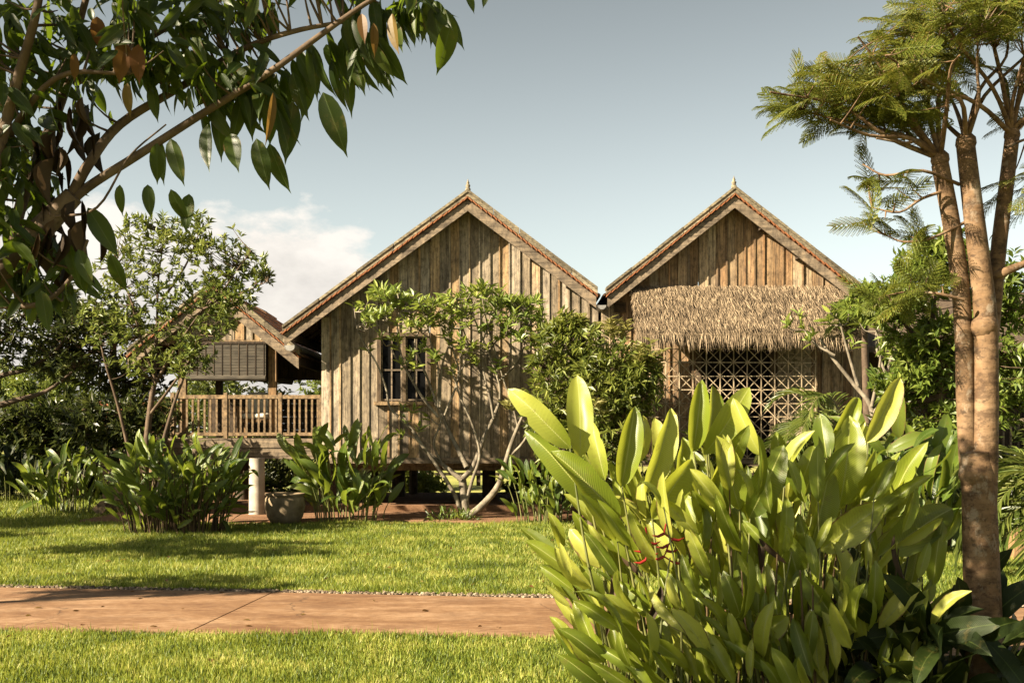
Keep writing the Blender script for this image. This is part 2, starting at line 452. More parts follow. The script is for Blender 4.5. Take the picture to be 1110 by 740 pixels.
L_NEAR = leafmat('overhang_leaf', [(0.2, (0.010, 0.020, 0.0035)), (0.6, (0.025, 0.042, 0.005)), (0.92, (0.065, 0.088, 0.010))], (0.18, 0.25, 0.012), 0.46, 0.35, 0.4, vein=True, pale_rib=(0.08, 0.11, 0.03))
L_DEAD = leafmat('withered_leaf', [(0.2, (0.018, 0.012, 0.007)), (0.6, (0.05, 0.032, 0.018)), (0.95, (0.13, 0.08, 0.04))], (0.06, 0.035, 0.015), 0.2, 0.7, 0.2)
L_RUST = leafmat('yellowing_leaf', [(0.2, (0.10, 0.032, 0.012)), (0.6, (0.12, 0.066, 0.016)), (0.95, (0.15, 0.115, 0.03))], (0.2, 0.11, 0.022), 0.4, 0.5, 0.3)
L_FEATH = leafmat('feather_leaf', [(0.2, (0.04, 0.052, 0.009)), (0.5, (0.09, 0.115, 0.016)), (0.75, (0.15, 0.155, 0.026)), (0.95, (0.15, 0.085, 0.022))], (0.26, 0.25, 0.03), 0.35, 0.5, 0.2, clump=1.6)
L_FRANG = leafmat('frangipani_leaf', [(0.2, (0.08, 0.12, 0.02)), (0.6, (0.165, 0.215, 0.036)), (0.95, (0.27, 0.29, 0.06))], (0.38, 0.44, 0.07), 0.35, 0.4, 0.4)
L_MANGO = leafmat('mango_leaf', [(0.2, (0.045, 0.065, 0.012)), (0.55, (0.125, 0.15, 0.027)), (0.93, (0.28, 0.29, 0.065))], (0.30, 0.33, 0.05), 0.34, 0.42, 0.35, clump=1.5)
L_FLUSH = leafmat('young_mango_leaf', [(0.2, (0.16, 0.17, 0.04)), (0.9, (0.30, 0.26, 0.10))], (0.4, 0.36, 0.1), 0.35, 0.45, 0.35)
L_TREE = leafmat('tree_leaf', [(0.2, (0.055, 0.085, 0.017)), (0.55, (0.12, 0.155, 0.03)), (0.93, (0.24, 0.25, 0.065))], (0.26, 0.30, 0.05), 0.33, 0.4, 0.45)
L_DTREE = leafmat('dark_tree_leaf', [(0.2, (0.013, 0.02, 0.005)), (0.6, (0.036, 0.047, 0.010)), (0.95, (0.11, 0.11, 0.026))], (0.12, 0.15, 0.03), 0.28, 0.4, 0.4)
L_RTREE = leafmat('bright_tree_leaf', [(0.2, (0.05, 0.085, 0.014)), (0.6, (0.115, 0.155, 0.025)), (0.95, (0.19, 0.22, 0.04))], (0.3, 0.36, 0.05), 0.38, 0.4, 0.4)
L_PALM = leafmat('palm_leaf', [(0.2, (0.055, 0.085, 0.018)), (0.6, (0.12, 0.15, 0.03)), (0.95, (0.21, 0.21, 0.06))], (0.28, 0.32, 0.06), 0.35, 0.4, 0.45)
BARK = barkmat('brown_bark', (0.03, 0.019, 0.011), (0.075, 0.049, 0.03), (0.15, 0.105, 0.068))
BARK_R = barkmat('smooth_tan_bark', (0.06, 0.034, 0.017), (0.125, 0.075, 0.039), (0.20, 0.132, 0.077), True)
BARK_G = barkmat('pale_frangipani_bark', (0.05, 0.04, 0.028), (0.15, 0.125, 0.09), (0.29, 0.25, 0.185))
BARK_D = barkmat('dark_bark', (0.03, 0.02, 0.013), (0.07, 0.047, 0.03), (0.12, 0.085, 0.055))
STEM = plain('green_stem', (0.05, 0.065, 0.014), (0.15, 0.145, 0.045), 5, 0.5, 0.4, 0.2, (1, 1, 0.3))
STEM_D = plain('dry_stem', (0.04, 0.025, 0.012), (0.12, 0.08, 0.04), 5, 0.7, 0.2, 0.2, (1, 1, 0.3))
RED = plain('red_bract', (0.16, 0.008, 0.008), (0.26, 0.02, 0.012), 8, 0.4, 0.4)

# ------------------------------------------------------------------ leaf shapes (u along, v across, w off blade)
def leaf_shape(nu=4, wid=lambda u: math.sin(math.pi * u ** 0.8), fold=0.10, droop=0.12):
    tv, q, t = [], [], []
    us = np.linspace(0, 1, nu + 1)
    for i, u in enumerate(us):
        w = wid(u) * 0.5 if 0 < i < nu else 0.0
        tv += [(u, -w, fold * wid(u) - droop * u * u), (u, 0, -droop * u * u), (u, w, fold * wid(u) - droop * u * u)]
    for i in range(nu):
        a, b = 3 * i, 3 * i + 3
        if i == 0:
            t += [(a + 1, b + 1, b), (a + 1, b + 2, b + 1)]
        elif i == nu - 1:
            t += [(a, a + 1, b + 1), (a + 1, a + 2, b + 1)]
        else:
            q += [(a, a + 1, b + 1, b), (a + 1, a + 2, b + 2, b + 1)]
    keep = sorted({k for f in q + t for k in f}); mp = {k: i for i, k in enumerate(keep)}
    tv = np.array([tv[k] for k in keep])
    fs = []
    if q: fs.append(np.array([[mp[k] for k in f] for f in q]))
    fs.append(np.array([[mp[k] for k in f] for f in t]))
    return tv, fs
LEAF = leaf_shape(3)
LEAF_S = (np.array([(0, 0, 0), (.42, -.5, .1), (1, 0, -.08), (.42, .5, .1)]), [np.array([(0, 2, 1), (0, 3, 2)])])
LEAF_L = leaf_shape(8, lambda u: math.sin(math.pi * u ** 0.85) ** 0.8 if 0 < u < 1 else 0, 0.06, 0.15)
LEAF_DROP = leaf_shape(9, lambda u: (math.sin(math.pi * min(1, u / .9) ** 0.85) ** 0.7 if u < .88 else .12 * (1 - u) / .12 + .03) if 0 < u < 1 else 0, 0.05, 0.16)
STRIP = leaf_shape(3, lambda u: min(1, 3 * u, 3 * (1 - u)), 0.05, 0.18)

def rnd_dirs(n, rng=RNG):
    return nrm(rng.normal(size=(n, 3)))

def rosettes(g, tips, dirs, k, L, Wd, tmpl, spread=1.0, up=0.25, rng=RNG, droop=0.0):
    """k leaves round every tip"""
    n = len(tips)
    P = np.repeat(tips, k, 0); D = np.repeat(nrm(dirs), k, 0)
    r = rng.normal(size=(n * k, 3)); r -= (r * D).sum(1)[:, None] * D; r = nrm(r)
    A = nrm(D * (0.45 + 0.4 * rng.random((n * k, 1))) + r * spread + np.array((0, 0, up - droop)))
    N = nrm(np.array((0, 0, 1.0)) * 0.9 + D * 0.5 + rng.normal(size=(n * k, 3)) * 0.45)
    s = 0.65 + 0.6 * rng.random(n * k)
    P = P - D * rng.random((n * k, 1)) * L * 0.7
    g.leaves(tmpl, P, A, N, L * s, Wd * s)

def smooth_line(pts, k=4):
    """Catmull-Rom through the points (columns may carry a radius)"""
    p = np.asarray(pts, float)
    if len(p) < 3: return np.array([p[0] + (p[-1] - p[0]) * t for t in np.linspace(0, 1, k + 1)])
    q = np.vstack([2 * p[0] - p[1], p, 2 * p[-1] - p[-2]])
    out = []
    for i in range(1, len(q) - 2):
        for t in np.linspace(0, 1, k, endpoint=False):
            a, b, c, d = q[i - 1], q[i], q[i + 1], q[i + 2]
            out.append(0.5 * (2 * b + (c - a) * t + (2 * a - 5 * b + 4 * c - d) * t * t + (3 * b - a - 3 * c + d) * t ** 3))
    out.append(p[-1]); return np.array(out)

def limb(g, pts, r0, r1, sides=7, k=4):
    l = smooth_line(pts, k)
    g.tube(l, np.linspace(r0, r1, len(l)), sides)
    return l

def blob_points(blobs, rng=RNG):
    out = []
    for cx, cy, cz, rx, ry, rz, n in blobs:
        d = rnd_dirs(n, rng); s = rng.random((n, 1)) ** 0.45
        out.append(np.array((cx, cy, cz)) + d * s * np.array((rx, ry, rz)))
    return np.concatenate(out)

def twigs(g, tips, skel, r=0.006, sides=4, sag=0.15, share=1.0, rng=RNG):
    """a thin curved twig from the nearest limb to every tip; gives the twig directions"""
    skel = np.asarray(skel); dirs = []
    for p in tips:
        d = np.linalg.norm(skel - p, axis=1) + 0.35 * np.maximum(skel[:, 2] - p[2] + 0.05, 0)
        s = skel[np.argmin(d)]
        v = p - s; dirs.append(v + np.array((0, 0, 0.12)))
        if rng.random() > share or np.linalg.norm(v) < 0.04: continue
        m = s + v * 0.5 + np.array((0, 0, -sag * np.linalg.norm(v))) * 0.4 + rng.normal(size=3) * 0.04 * np.linalg.norm(v)
        l = smooth_line([s, m, p], 3)
        g.tube(l, np.linspace(r * 1.6, r * 0.5, len(l)), sides, cap=False)
    return np.array(dirs)

def pxb(px, py, D, rx, ry, n, deep=None):
    """a crown blob given by where and how large it shows"""
    c = at(px, py, D); k = D / F
    return (c[0], c[1], c[2], rx * k, (deep if deep else (rx + ry) / 2 * k), ry * k, n)

def tree(name, label, limbs, blobs, leafm, barkm, k, L, Wd, tmpl=LEAF_S, group=None, twig_r=0.006, spread=1.0, up=0.2, seed=1, share=0.7, droop=0.0):
    rng = np.random.default_rng(seed)
    base = np.array(limbs[0][0][0], float); base[2] = max(0.0, base[2])
    t = thing(name, label, 'tree', base, group)
    g = Geo(); sk = []
    for pts, r0, r1 in limbs:
        sk.append(limb(g, pts, r0, r1))
    sk = np.concatenate(sk)
    tips = blob_points(blobs, rng)
    sk_up = sk[sk[:, 2] > base[2] + 0.5]
    d = twigs(g, tips, sk_up if len(sk_up) else sk, twig_r, share=share, rng=rng)
    g.build('trunk', barkm, t, smooth=True)
    c = Geo(); rosettes(c, tips, d, k, L, Wd, tmpl, spread, up, rng, droop)
    c.build('crown', leafm, t)
    return t

# ------------------------------------------------------------------ ground, path, grass
def sheet(name, poly, z, mat):
    g = Geo(); n = len(poly)
    g.add([(x, y, z) for x, y in poly], [[tuple(range(n))]])
    return kind(g.build(name, mat), 'structure')

sheet('ground', [(-900, -60), (900, -60), (900, 1800), (-900, 1800)], -0.012, FIELD)
sheet('lawn', [(-26, 2), (20, 2), (20, 27), (-26, 27)], -0.004, SOIL)

def far_edge(x): return 10.62 - 0.125 * x          # far side of the path
def near_edge(x): return 8.60 - 0.06 * x
g = Geo()
jx0, jx1 = -2.56, -2.36                              # construction joint across the path
def path_piece(pts):
    n = len(pts)
    v = [(x, y, 0.022) for x, y in pts] + [(x, y, -0.02) for x, y in pts]
    g.add(v, [[tuple(range(n))]]); 
    g.add(v, [[(i, (i + 1) % n + 0, (i + 1) % n + n, i + n) for i in range(n)]])
path_piece([(-16, near_edge(-16)), (jx0 - .008, near_edge(jx0)), (jx1 - .008, far_edge(jx1)), (-16, far_edge(-16))])
path_piece([(jx0 + .008, near_edge(jx0)), (1.35, near_edge(1.35)), (2.6, 8.1), (3.4, 6.9), (3.7, 5.0), (7.5, 5.0), (14, far_edge(12)), (4.5, 9.95), (jx1 + .008, far_edge(jx1))])
kind(g.build('path', PATH), 'structure')

DIRT_FRONT = 19.35
g = Geo()
xs = np.linspace(-7.6, 9.0, 80)
fr = DIRT_FRONT + 0.16 * np.sin(xs * 1.7) + 0.1 * np.sin(xs * 4.3 + 1)
v = []
for x, f in zip(xs, fr):
    v += [(x, f, -0.005), (x, f + 0.25, 0.05), (x, 26.5, 0.055)]
q = []
for i in range(len(xs) - 1):
    a = 3 * i
    q += [(a, a + 3, a + 4, a + 1), (a + 1, a + 4, a + 5, a + 2)]
g.add(v, [q])
kind(g.build('earth', DIRT, smooth=True), 'structure')
g = Geo()
g.box(-6.9, 8.0, 21.6, 26.2, 0.05, 0.17)
kind(g.build('terrace', DIRT), 'structure')

BLADE = (np.array([(0, -.5, 0), (0, .5, 0), (.55, -.34, .10), (.55, .34, .10), (1, 0, .38)]), [np.array([(0, 1, 3, 2)]), np.array([(2, 3, 4)])])
BLADE1 = (np.array([(0, -.5, 0), (0, .5, 0), (1, 0, .25)]), [np.array([(0, 1, 2)])])
def on_path(x, y, pad=0.0):
    inside = (y < far_edge(x) + pad) & (y > near_edge(x) - pad)
    wide = (x > 1.2) & (y < far_edge(x) + pad) & (y > np.interp(x, [1.35, 2.6, 3.4, 3.7, 9], [8.64, 8.1, 6.9, 4.5, 4.5]) - pad)
    return inside | wide
def grass(name, label, x, y, L, Wd, tmpl, seed):
    rng = np.random.default_rng(seed); n = len(x)
    th = rng.random(n) * 2 * np.pi; lean = 0.3 + 1.3 * rng.random(n)
    A = np.stack([np.cos(th) * lean, np.sin(th) * lean, np.ones(n)], 1)
    N = np.stack([-np.cos(th), -np.sin(th), 0.3 * np.ones(n)], 1) + rng.normal(size=(n, 3)) * 0.5
    g = Geo(); s = (0.6 + 0.7 * rng.random(n)) * (1 + .22 * np.sin(x * 2.1 + 1.3 * np.sin(y * 1.7)) * np.cos(y * 2.6 + np.sin(x * 1.1))) * np.where(rng.random(n) < .012, 1.9, 1.0)
    g.leaves(tmpl, np.stack([x, y, np.full(n, -0.003)], 1), A, N, L * s, Wd * (0.7 + 0.6 * rng.random(n)))
    o = g.build(name, GRASS); o['kind'] = 'stuff'; return tag(o, label, 'grass')
# near strip
n = 150000
x = RNG.uniform(-4.6, 4.6, n); y = RNG.uniform(5.6, 9.1, n)
k = (~on_path(x, y, -0.07)) & (y < near_edge(x) + 0.03 + 0.035 * np.sin(x * 9 + 2 * np.sin(x * 3.1)) * (RNG.random(n) < .7)) & (np.abs(x) < 0.50 * y + 0.3)
grass('grass', 'short green lawn strip between the path and the lower edge', x[k], y[k], 0.052, 0.0085, BLADE, 3)
n = 380000
y = 10.2 + 9.6 * RNG.random(n) ** 1.25; x = RNG.uniform(-1, 1, n) * (0.52 * y + 1)
k = (y > far_edge(x) + 0.15 + 0.06 * np.sin(x * 5.3 + 2 * np.sin(x * 1.9))) & (y < DIRT_FRONT + 0.12 + 0.16 * np.sin(x * 1.7) + 0.1 * np.sin(x * 4.3 + 1) + (np.abs(x + 0.5) > 7.6) * 6)
grass('grass', 'wide sunny lawn between the path and the timber houses', x[k], y[k], 0.06, 0.0125, BLADE1, 4)
n = 45000
y = RNG.uniform(19, 27, n); x = np.where(RNG.random(n) < .6, RNG.uniform(-15, -7.4, n), RNG.uniform(8, 15, n))
grass('grass', 'shaded lawn edge in front of the dark hedge and trees', x, y, 0.09, 0.02, BLADE1, 5)

# gravel edging
ico = [(0, 0, -1), (.72, -.53, -.45), (-.28, -.85, -.45), (-.89, 0, -.45), (-.28, .85, -.45), (.72, .53, -.45), (.28, -.85, .45), (-.72, -.53, .45), (-.72, .53, .45), (.28, .85, .45), (.89, 0, .45), (0, 0, 1)]
icf = [(0, 2, 1), (1, 5, 0), (0, 3, 2), (0, 4, 3), (0, 5, 4), (1, 10, 5), (2, 6, 1), (3, 7, 2), (4, 8, 3), (5, 9, 4), (1, 6, 10), (2, 7, 6), (3, 8, 7), (4, 9, 8), (5, 10, 9), (6, 11, 10), (7, 11, 6), (8, 11, 7), (9, 11, 8), (10, 11, 9)]
icf = [(a, c, b) for a, b, c in icf]
n = 2600
x = RNG.uniform(-6.5, 6.5, n); y = far_edge(x) + 0.02 + 0.17 * RNG.random(n)
g = Geo()
g.leaves((np.array(ico) * np.array((1, 1, .7)), [np.array(icf)]), np.stack([x, y, 0.008 + 0.012 * RNG.random(n)], 1), rnd_dirs(n) * np.array((1, 1, .3)), np.tile((0, 0, 1.), (n, 1)) + RNG.normal(size=(n, 3)) * .2, 0.013 + 0.014 * RNG.random(n), 0.012 + 0.012 * RNG.random(n))
m = M('gravel_stone'); m.col(m.ramp(m.island(), [(0, (0.05, 0.035, 0.022)), (.6, (0.14, 0.10, 0.065)), (1, (0.28, 0.22, 0.155))])); m.rough(.9)
o = g.build('gravel', m.m); o['kind'] = 'stuff'; tag(o, 'strip of small brown pebbles along the far path edge', 'gravel')

# ------------------------------------------------------------------ houses
def boards(g, x0, x1, zb, ztop, Y, w=0.2, holes=(), batten=True, seed=0, depth=0.028):
    rng = random.Random(seed)
    cuts = sorted({x0, x1} | {a for h in holes for a in h[:2] if x0 < a < x1})
    for ca, cb in zip(cuts, cuts[1:]):
        n = max(1, round((cb - ca) / w)); s = (cb - ca) / n
        for i in range(n):
            a, b = ca + i * s, ca + (i + 1) * s
            mid = (a + b) / 2
            spans = [(zb, None)]
            for h in holes:
                if h[0] - 1e-6 <= mid <= h[1] + 1e-6:
                    spans = [(zb, h[2]), (h[3], None)]
            for z0, z1 in spans:
                j = rng.uniform(-.007, .007); gap = rng.uniform(.004, .0075)
                t0 = ztop(a + gap) if z1 is None else z1; t1 = ztop(b - gap) if z1 is None else z1
                if max(t0, t1) - z0 < 0.02: continue
                e = rng.uniform(0, .02) if z0 == zb else 0
                q = [(a + gap, z0 - e), (b - gap, z0 - e), (b - gap, max(t1, z0)), (a + gap, max(t0, z0))]
                g.hexa([(x, Y + j, z) for x, z in q], [(x, Y + depth, z) for x, z in q])
                if i > 0 and (batten or rng.random() < 2):
                    bw = 0.011 + rng.uniform(0, .007); y0 = Y - 0.022 - rng.uniform(0, .005)
                    zt = ztop(a) if z1 is None else z1
                    if zt - z0 > 0.05:
                        if batten and rng.random() < .93: g.box(a - bw, a + bw, y0, Y - 0.0085, z0 - e * .5, zt - 0.002)
                    if depth and zt - z0 > .1: g.box(a - .03, a + .03, Y + depth + .001, Y + depth + .012, z0, zt - .03)

def roof(parent, ax, az, lx, lz, rx, rz, y0, y1, seed=0):
    """gabled tiled roof with weathered verge caps, clay tile edge and bargeboards"""
    rng = random.Random(seed)
    g = Geo()
    for x, z in ((lx, lz), (rx, rz)):
        n = int(math.hypot(x - ax, z - az) / 0.22)
        for i in range(n):                                            # tile courses, each lapping the one below
            a, b = i / n, (i + 1.25) / n
            b = min(b, 1.02)
            xa, za, xb, zb = ax + (x - ax) * a, az + (z - az) * a, ax + (x - ax) * b, az + (z - az) * b
            ny = max(1, int((y1 - y0) / 0.55))
            for k in range(ny):
                ya = y0 + 0.05 + (y1 - y0 - .05) * k / ny; yb = y0 + 0.05 + (y1 - y0 - .05) * (k + 1) / ny - 0.006
                d = rng.uniform(-.008, .01)
                q = [(xa, za - .155), (xb, zb - .12), (xb, zb - .085 + d), (xa, za - .125 + d)]
                g.hexa([(p, ya, r) for p, r in q], [(p, yb, r) for p, r in q])
    rf = g.build('roof', TILE, parent)
    c, t, bb, pu = Geo(), Geo(), Geo(), Geo()
    for x, z in ((lx, lz), (rx, rz)):
        n = 5
        for i in range(n):                                            # cap planks, slightly out of line
            a, b = i / n, (i + 1) / n - 0.004
            d = rng.uniform(-.005, .005)
            c.slope(ax + (x - ax) * a, az + (z - az) * a + d, ax + (x - ax) * b, az + (z - az) * b + d + rng.uniform(-.004, .004), 0.0, -0.055, y0 - 0.03, y0 + 0.26)
            c.slope(ax + (x - ax) * a, az + (z - az) * a + d * .3, ax + (x - ax) * b, az + (z - az) * b + d * .3, -0.058, -0.135, y0 - 0.012, y0 + 0.045)
        ln = math.hypot(x - ax, z - az); n = int(ln / 0.115)
        for i in range(n):
            a, b = i / n, (i + 0.86) / n
            d = rng.uniform(-.006, .006)
            t.slope(ax + (x - ax) * a, az + (z - az) * a - .135, ax + (x - ax) * b, az + (z - az) * b - .152, d - 0.002, -0.034 + d, y0 - 0.045 + rng.uniform(-.006, .006), y0 + 0.2)
        ex = 0.985
        bb.slope(ax, az - .2, ax + (x - ax) * ex, az + (z - az) * ex - .2, 0.0, -0.21, y0 + 0.002, y0 + 0.038)
        # purlins carrying the overhang
        for f in (0.22, 0.5, 0.78, 0.96):
            px_, pz_ = ax + (x - ax) * f, az + (z - az) * f - .27
            pu.box(px_ - .05, px_ + .05, y0 + .04, y1 - .1, pz_ - .09, pz_ + .05)
        nr = int((y1 - y0) / 0.6)
        for k in range(1, nr):
            yy = y0 + .1 + k * (y1 - y0) / nr
            pu.slope(ax + (x - ax) * .02, az + (z - az) * .02 - .17, x, z - .17, 0, -.07, yy - .03, yy + .03)
    c.build('verge_cap', W_CAP, rf); t.build('tile_edge', TILE_EDGE, rf); bb.build('bargeboard', W_BARGE, parent)
    pu.build('purlins', W_SILT, rf)
    return rf

def finial(parent, x, y, z):
    g = Geo()
    g.lathe((x, y, z), [(0.05, -.04), (0.05, .03), (0.032, .045), (0.045, .075), (0.045, .095), (0.022, .115), (0.03, .135), (0.012, .175), (0.002, .215)], 12)
    g.build('finial', W_CAP, parent, smooth=True)

YF1, YW1 = 20.8, 21.22
AX1, AZ1 = -0.832, 6.16
LX1, LZ1, RX1, RZ1 = -4.33, 3.60, 1.62, 4.31
FZ = 1.12
h1 = thing('wooden_house', 'weathered plank gable house with a barred window, left of the two facing houses', 'house', (-1.0, YW1, 0), 'timber stilt houses')
XL1, XR1 = -3.66, 1.66
def top1(x): return AZ1 - .30 + ((LZ1 - AZ1) / (LX1 - AX1) * (x - AX1) if x < AX1 else (RZ1 - AZ1) / (RX1 - AX1) * (x - AX1))
S1 = F / YW1
wx0, wx1, wz0, wz1 = (410 - HX) / S1, (466 - HX) / S1, CH + (HY - 435) / S1, CH + (HY - 364) / S1
g = Geo()
boards(g, XL1, XR1, FZ, top1, YW1, 0.19, [(wx0, wx1, wz0, wz1)], seed=1)
wl = g.build('wall', W_GREY, h1)
g = Geo()
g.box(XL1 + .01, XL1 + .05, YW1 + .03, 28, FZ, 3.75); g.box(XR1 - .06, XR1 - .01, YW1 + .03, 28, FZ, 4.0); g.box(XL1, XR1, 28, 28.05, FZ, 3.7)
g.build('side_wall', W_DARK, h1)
g = Geo(); g.box(XL1 - .05, XR1 + .05, YW1 - .03, YW1 + .12, FZ - .12, FZ - .015); g.box(XL1, XR1, YW1 + .125, 28.1, FZ - .1, FZ - .03)
for yy in (22.4, 24.2, 26):
    g.box(XL1, XR1, yy, yy + .15, FZ - .3, FZ - .105)
g.build('floor_beam', W_BARGE, h1)
roof(h1, AX1, AZ1, LX1, LZ1, RX1, RZ1, YF1, 28.4, 1)
finial(h1, AX1, YF1 + .1, AZ1)
# window
g = Geo()
fw = .055
g.box(wx0 - .02, wx0 + fw, YW1 - .05, YW1 + .05, wz0, wz1); g.box(wx1 - fw, wx1 + .02, YW1 - .05, YW1 + .05, wz0, wz1)
g.box(wx0 - .02, wx1 + .02, YW1 - .052, YW1 + .052, wz1 - .01, wz1 + .06)
wm = (wx0 + wx1) / 2
g.box(wm - .035, wm + .035, YW1 - .04, YW1 + .04, wz0, wz1 - .011)
wf = g.build('window', FRAME, h1)
g = Geo()
for a, b in ((wx0 + fw, wm - .035), (wm + .035, wx1 - fw)):
    mx, mz = (a + b) / 2, wz0 + (wz1 - wz0) * .48
    g.box(a, a + .03, YW1 - .015, YW1 + .015, wz0, wz1 - .012); g.box(b - .03, b, YW1 - .015, YW1 + .015, wz0, wz1 - .012)
    g.box(mx - .013, mx + .013, YW1 - .012, YW1 + .012, wz0, wz1 - .012)
    for z in (wz0 + .03, mz, wz1 - .03): g.box(a + .031, b - .031, YW1 - .0135, YW1 + .0135, z - .016, z + .016)
g.build('glazing_bars', W_BARGE, wf)
g = Geo(); g.box(wx0 + fw, wx1 - fw, YW1 + .018, YW1 + .024, wz0, wz1 - .012); g.build('pane', GLASS, wf)
g = Geo(); g.box(wx0 - .07, wx1 + .07, YW1 - .11, YW1 + .05, wz0 - .07, wz0 - .002); g.build('sill', W_RAIL, wf)
# stilts
def stilt(parent, x, y, r, mat, z1, z0=0.0, name='stilt'):
    g = Geo(); g.lathe((x, y, 0), [(r * 1.05, z0), (r, .15), (r * .97, z1)], 16); g.build(name, mat, parent, smooth=True)
for px_, py_ in ((432, 548), (448, 545), (530, 549), (405, 550), (590, 548), (362, 556), (640, 548)):
    p = gp(px_, py_ - 2 + 0); p[1] = min(p[1], 25.6); p[0] = (px_ - HX) / F * p[1]
    stilt(h1, p[0], p[1], 0.15 if px_ in (432, 530) else 0.1, W_SILT, FZ - .1)
# gutters
def gutter(parent, x, z, y0, y1, r=0.085):
    g = Geo(); a = np.linspace(np.pi, 2 * np.pi, 9); v = []
    for y in (y0, y1):
        for rr in (r, r - .008): v += [(x + rr * math.cos(t), y, z + rr * math.sin(t)) for t in a]
    q = []
    for i in range(8):
        q += [(i, i + 1, i + 19, i + 18), (i + 9, i + 27, i + 28, i + 10), (i, i + 9, i + 10, i + 1)]
    g.add(v, [q])
    g.add([(x + (r - .004) * math.cos(t), y0 + .004, z + (r - .004) * math.sin(t)) for t in a], [[tuple(range(9))]])
    g.build('gutter', METAL, parent)
gutter(h1, LX1 + .13, LZ1 - .36, YF1 + .12, 28.3, 0.11)
gutter(h1, RX1 + .07, RZ1 - .33, YF1 - .02, 28.3, 0.08)

YF2, YW2 = 20.8, 21.15
AX2, AZ2 = 4.19, 6.22
LX2, LZ2, RX2, RZ2 = 1.76, 4.31, 6.72, 4.26
h2 = thing('wooden_house', 'warm brown plank gable house with a thatched awning and lattice screen, right of the two', 'house', (4.2, YW2, 0), 'timber stilt houses')
def top2(x): return AZ2 - .30 + ((LZ2 - AZ2) / (LX2 - AX2) * (x - AX2) if x < AX2 else (RZ2 - AZ2) / (RX2 - AX2) * (x - AX2))
s2 = F / YW2
ox0, ox1 = (757 - HX) / s2, (838 - HX) / s2
g = Geo()
boards(g, 1.70, 6.68, FZ, top2, YW2, 0.18, [(ox0, ox1, FZ, 3.5)], seed=5)
g.build('wall', W_GREY2, h2)
g = Geo(); g.box(1.75, 1.80, YW2 + .03, 28, FZ, 4.0); g.box(6.6, 6.65, YW2 + .03, 28, FZ, 4.0); g.box(1.75, 6.65, 27.9, 28, FZ, 4.0)
g.build('side_wall', W_GREY, h2)
g = Geo(); g.box(1.72, 6.7, YW2 - .03, YW2 + .1, FZ - .14, FZ - .015); g.box(1.72, 6.7, YW2 - .62, 28, FZ - .11, FZ - .03)
g.build('floor_beam', W_BARGE, h2)
roof(h2, AX2, AZ2, LX2, LZ2, RX2, RZ2, YF2, 28.4, 2)
finial(h2, AX2, YF2 + .1, AZ2)
g = Geo()
for a in (ox0, ox1): g.box(a - .05, a + .05, YW2 - .05, YW2 + .06, FZ, 3.5)
g.box(ox0 - .05, ox1 + .05, YW2 - .052, YW2 + .062, 3.5, 3.58)
g.build('door_frame', FRAME, h2)
g = Geo(); g.box(ox0 - .4, ox1 + .4, YW2 + 1.6, YW2 + 1.65, FZ, 3.9); g.build('opening_shade_sheet', DARKIN, h2)  # near-black sheet, its colour stands in for the shade inside the opening
# pale shutter boards leaning open beside the opening
g = Geo()
x0, x1 = (842 - HX) / s2, (878 - HX) / s2
for i in range(4):
    a = x0 + (x1 - x0) * i / 4; g.box(a + .004, a + (x1 - x0) / 4 - .004, YW2 - .075, YW2 - .04, FZ + .05, 3.42)
g.build('shutter', W_CAP, h2)
# vent
vx, vz = (672 - HX) / s2, CH + (HY - 333) / s2
g = Geo(); g.box(vx - .11, vx + .11, YW2 - .05, YW2 - .03, vz - .1, vz + .1)
for i in range(5): g.bar((vx - .1, YW2 - .06, vz - .08 + i * .04), (vx + .1, YW2 - .06, vz - .08 + i * .04), .03, .008, (0, .6, .8))
g.build('louvre_vent', FRAME, h2)
for x_, y_ in ((2.0, 22.2), (4.2, 22.2), (6.4, 22.2), (2.0, 25), (4.2, 25), (6.4, 25)): stilt(h2, x_, y_, .14, W_SILT, FZ - .1)
# lattice screen
YL = 20.56; sl = F / YL
lx0, lx1, lz0, lz1 = (692 - HX) / sl, (884 - HX) / sl, FZ, CH + (HY - 364) / sl
g = Geo()
nx, cell = 13, (lx1 - lx0) / 13; nz = int((lz1 - lz0) / cell)
rg = random.Random(9)
J = lambda: rg.uniform(-.006, .006)
for i in range(nx + 1): g.bar((lx0 + i * cell + J(), YL, lz0), (lx0 + i * cell + J(), YL, lz1), .019, .014, (0, 1, 0))
for k in range(nz + 1): g.bar((lx0, YL + .015, lz0 + k * cell + J()), (lx1, YL + .015, lz0 + k * cell + J()), .014, .017)
for s in (1, -1):
    for d in range(-nz, nx + 1):
        i0 = max(0, d); i1 = min(nx, d + nz)
        if i1 <= i0: continue
        za, zb = lz0 + (i0 - d) * cell, lz0 + (i1 - d) * cell
        xa, xb = lx0 + i0 * cell, lx0 + i1 * cell
        if s < 0: xa, xb = lx0 + lx1 - xa, lx0 + lx1 - xb
        g.bar((xa + J(), YL + (.03 if s > 0 else -.014), za), (xb + J(), YL + (.03 if s > 0 else -.014), zb),   .016, .014)
g.build('lattice_screen', LATTICE, h2)
g = Geo()
for x in (lx0, lx1): g.box(x - .045, x + .045, YL + .045, YL + .13, FZ - .1, lz1 + .05)
g.box(lx0 - .05, lx1 + .05, YL + .046, YL + .128, lz1 + .051, lz1 + .13)
g.build('screen_post', W_RAIL, h2)
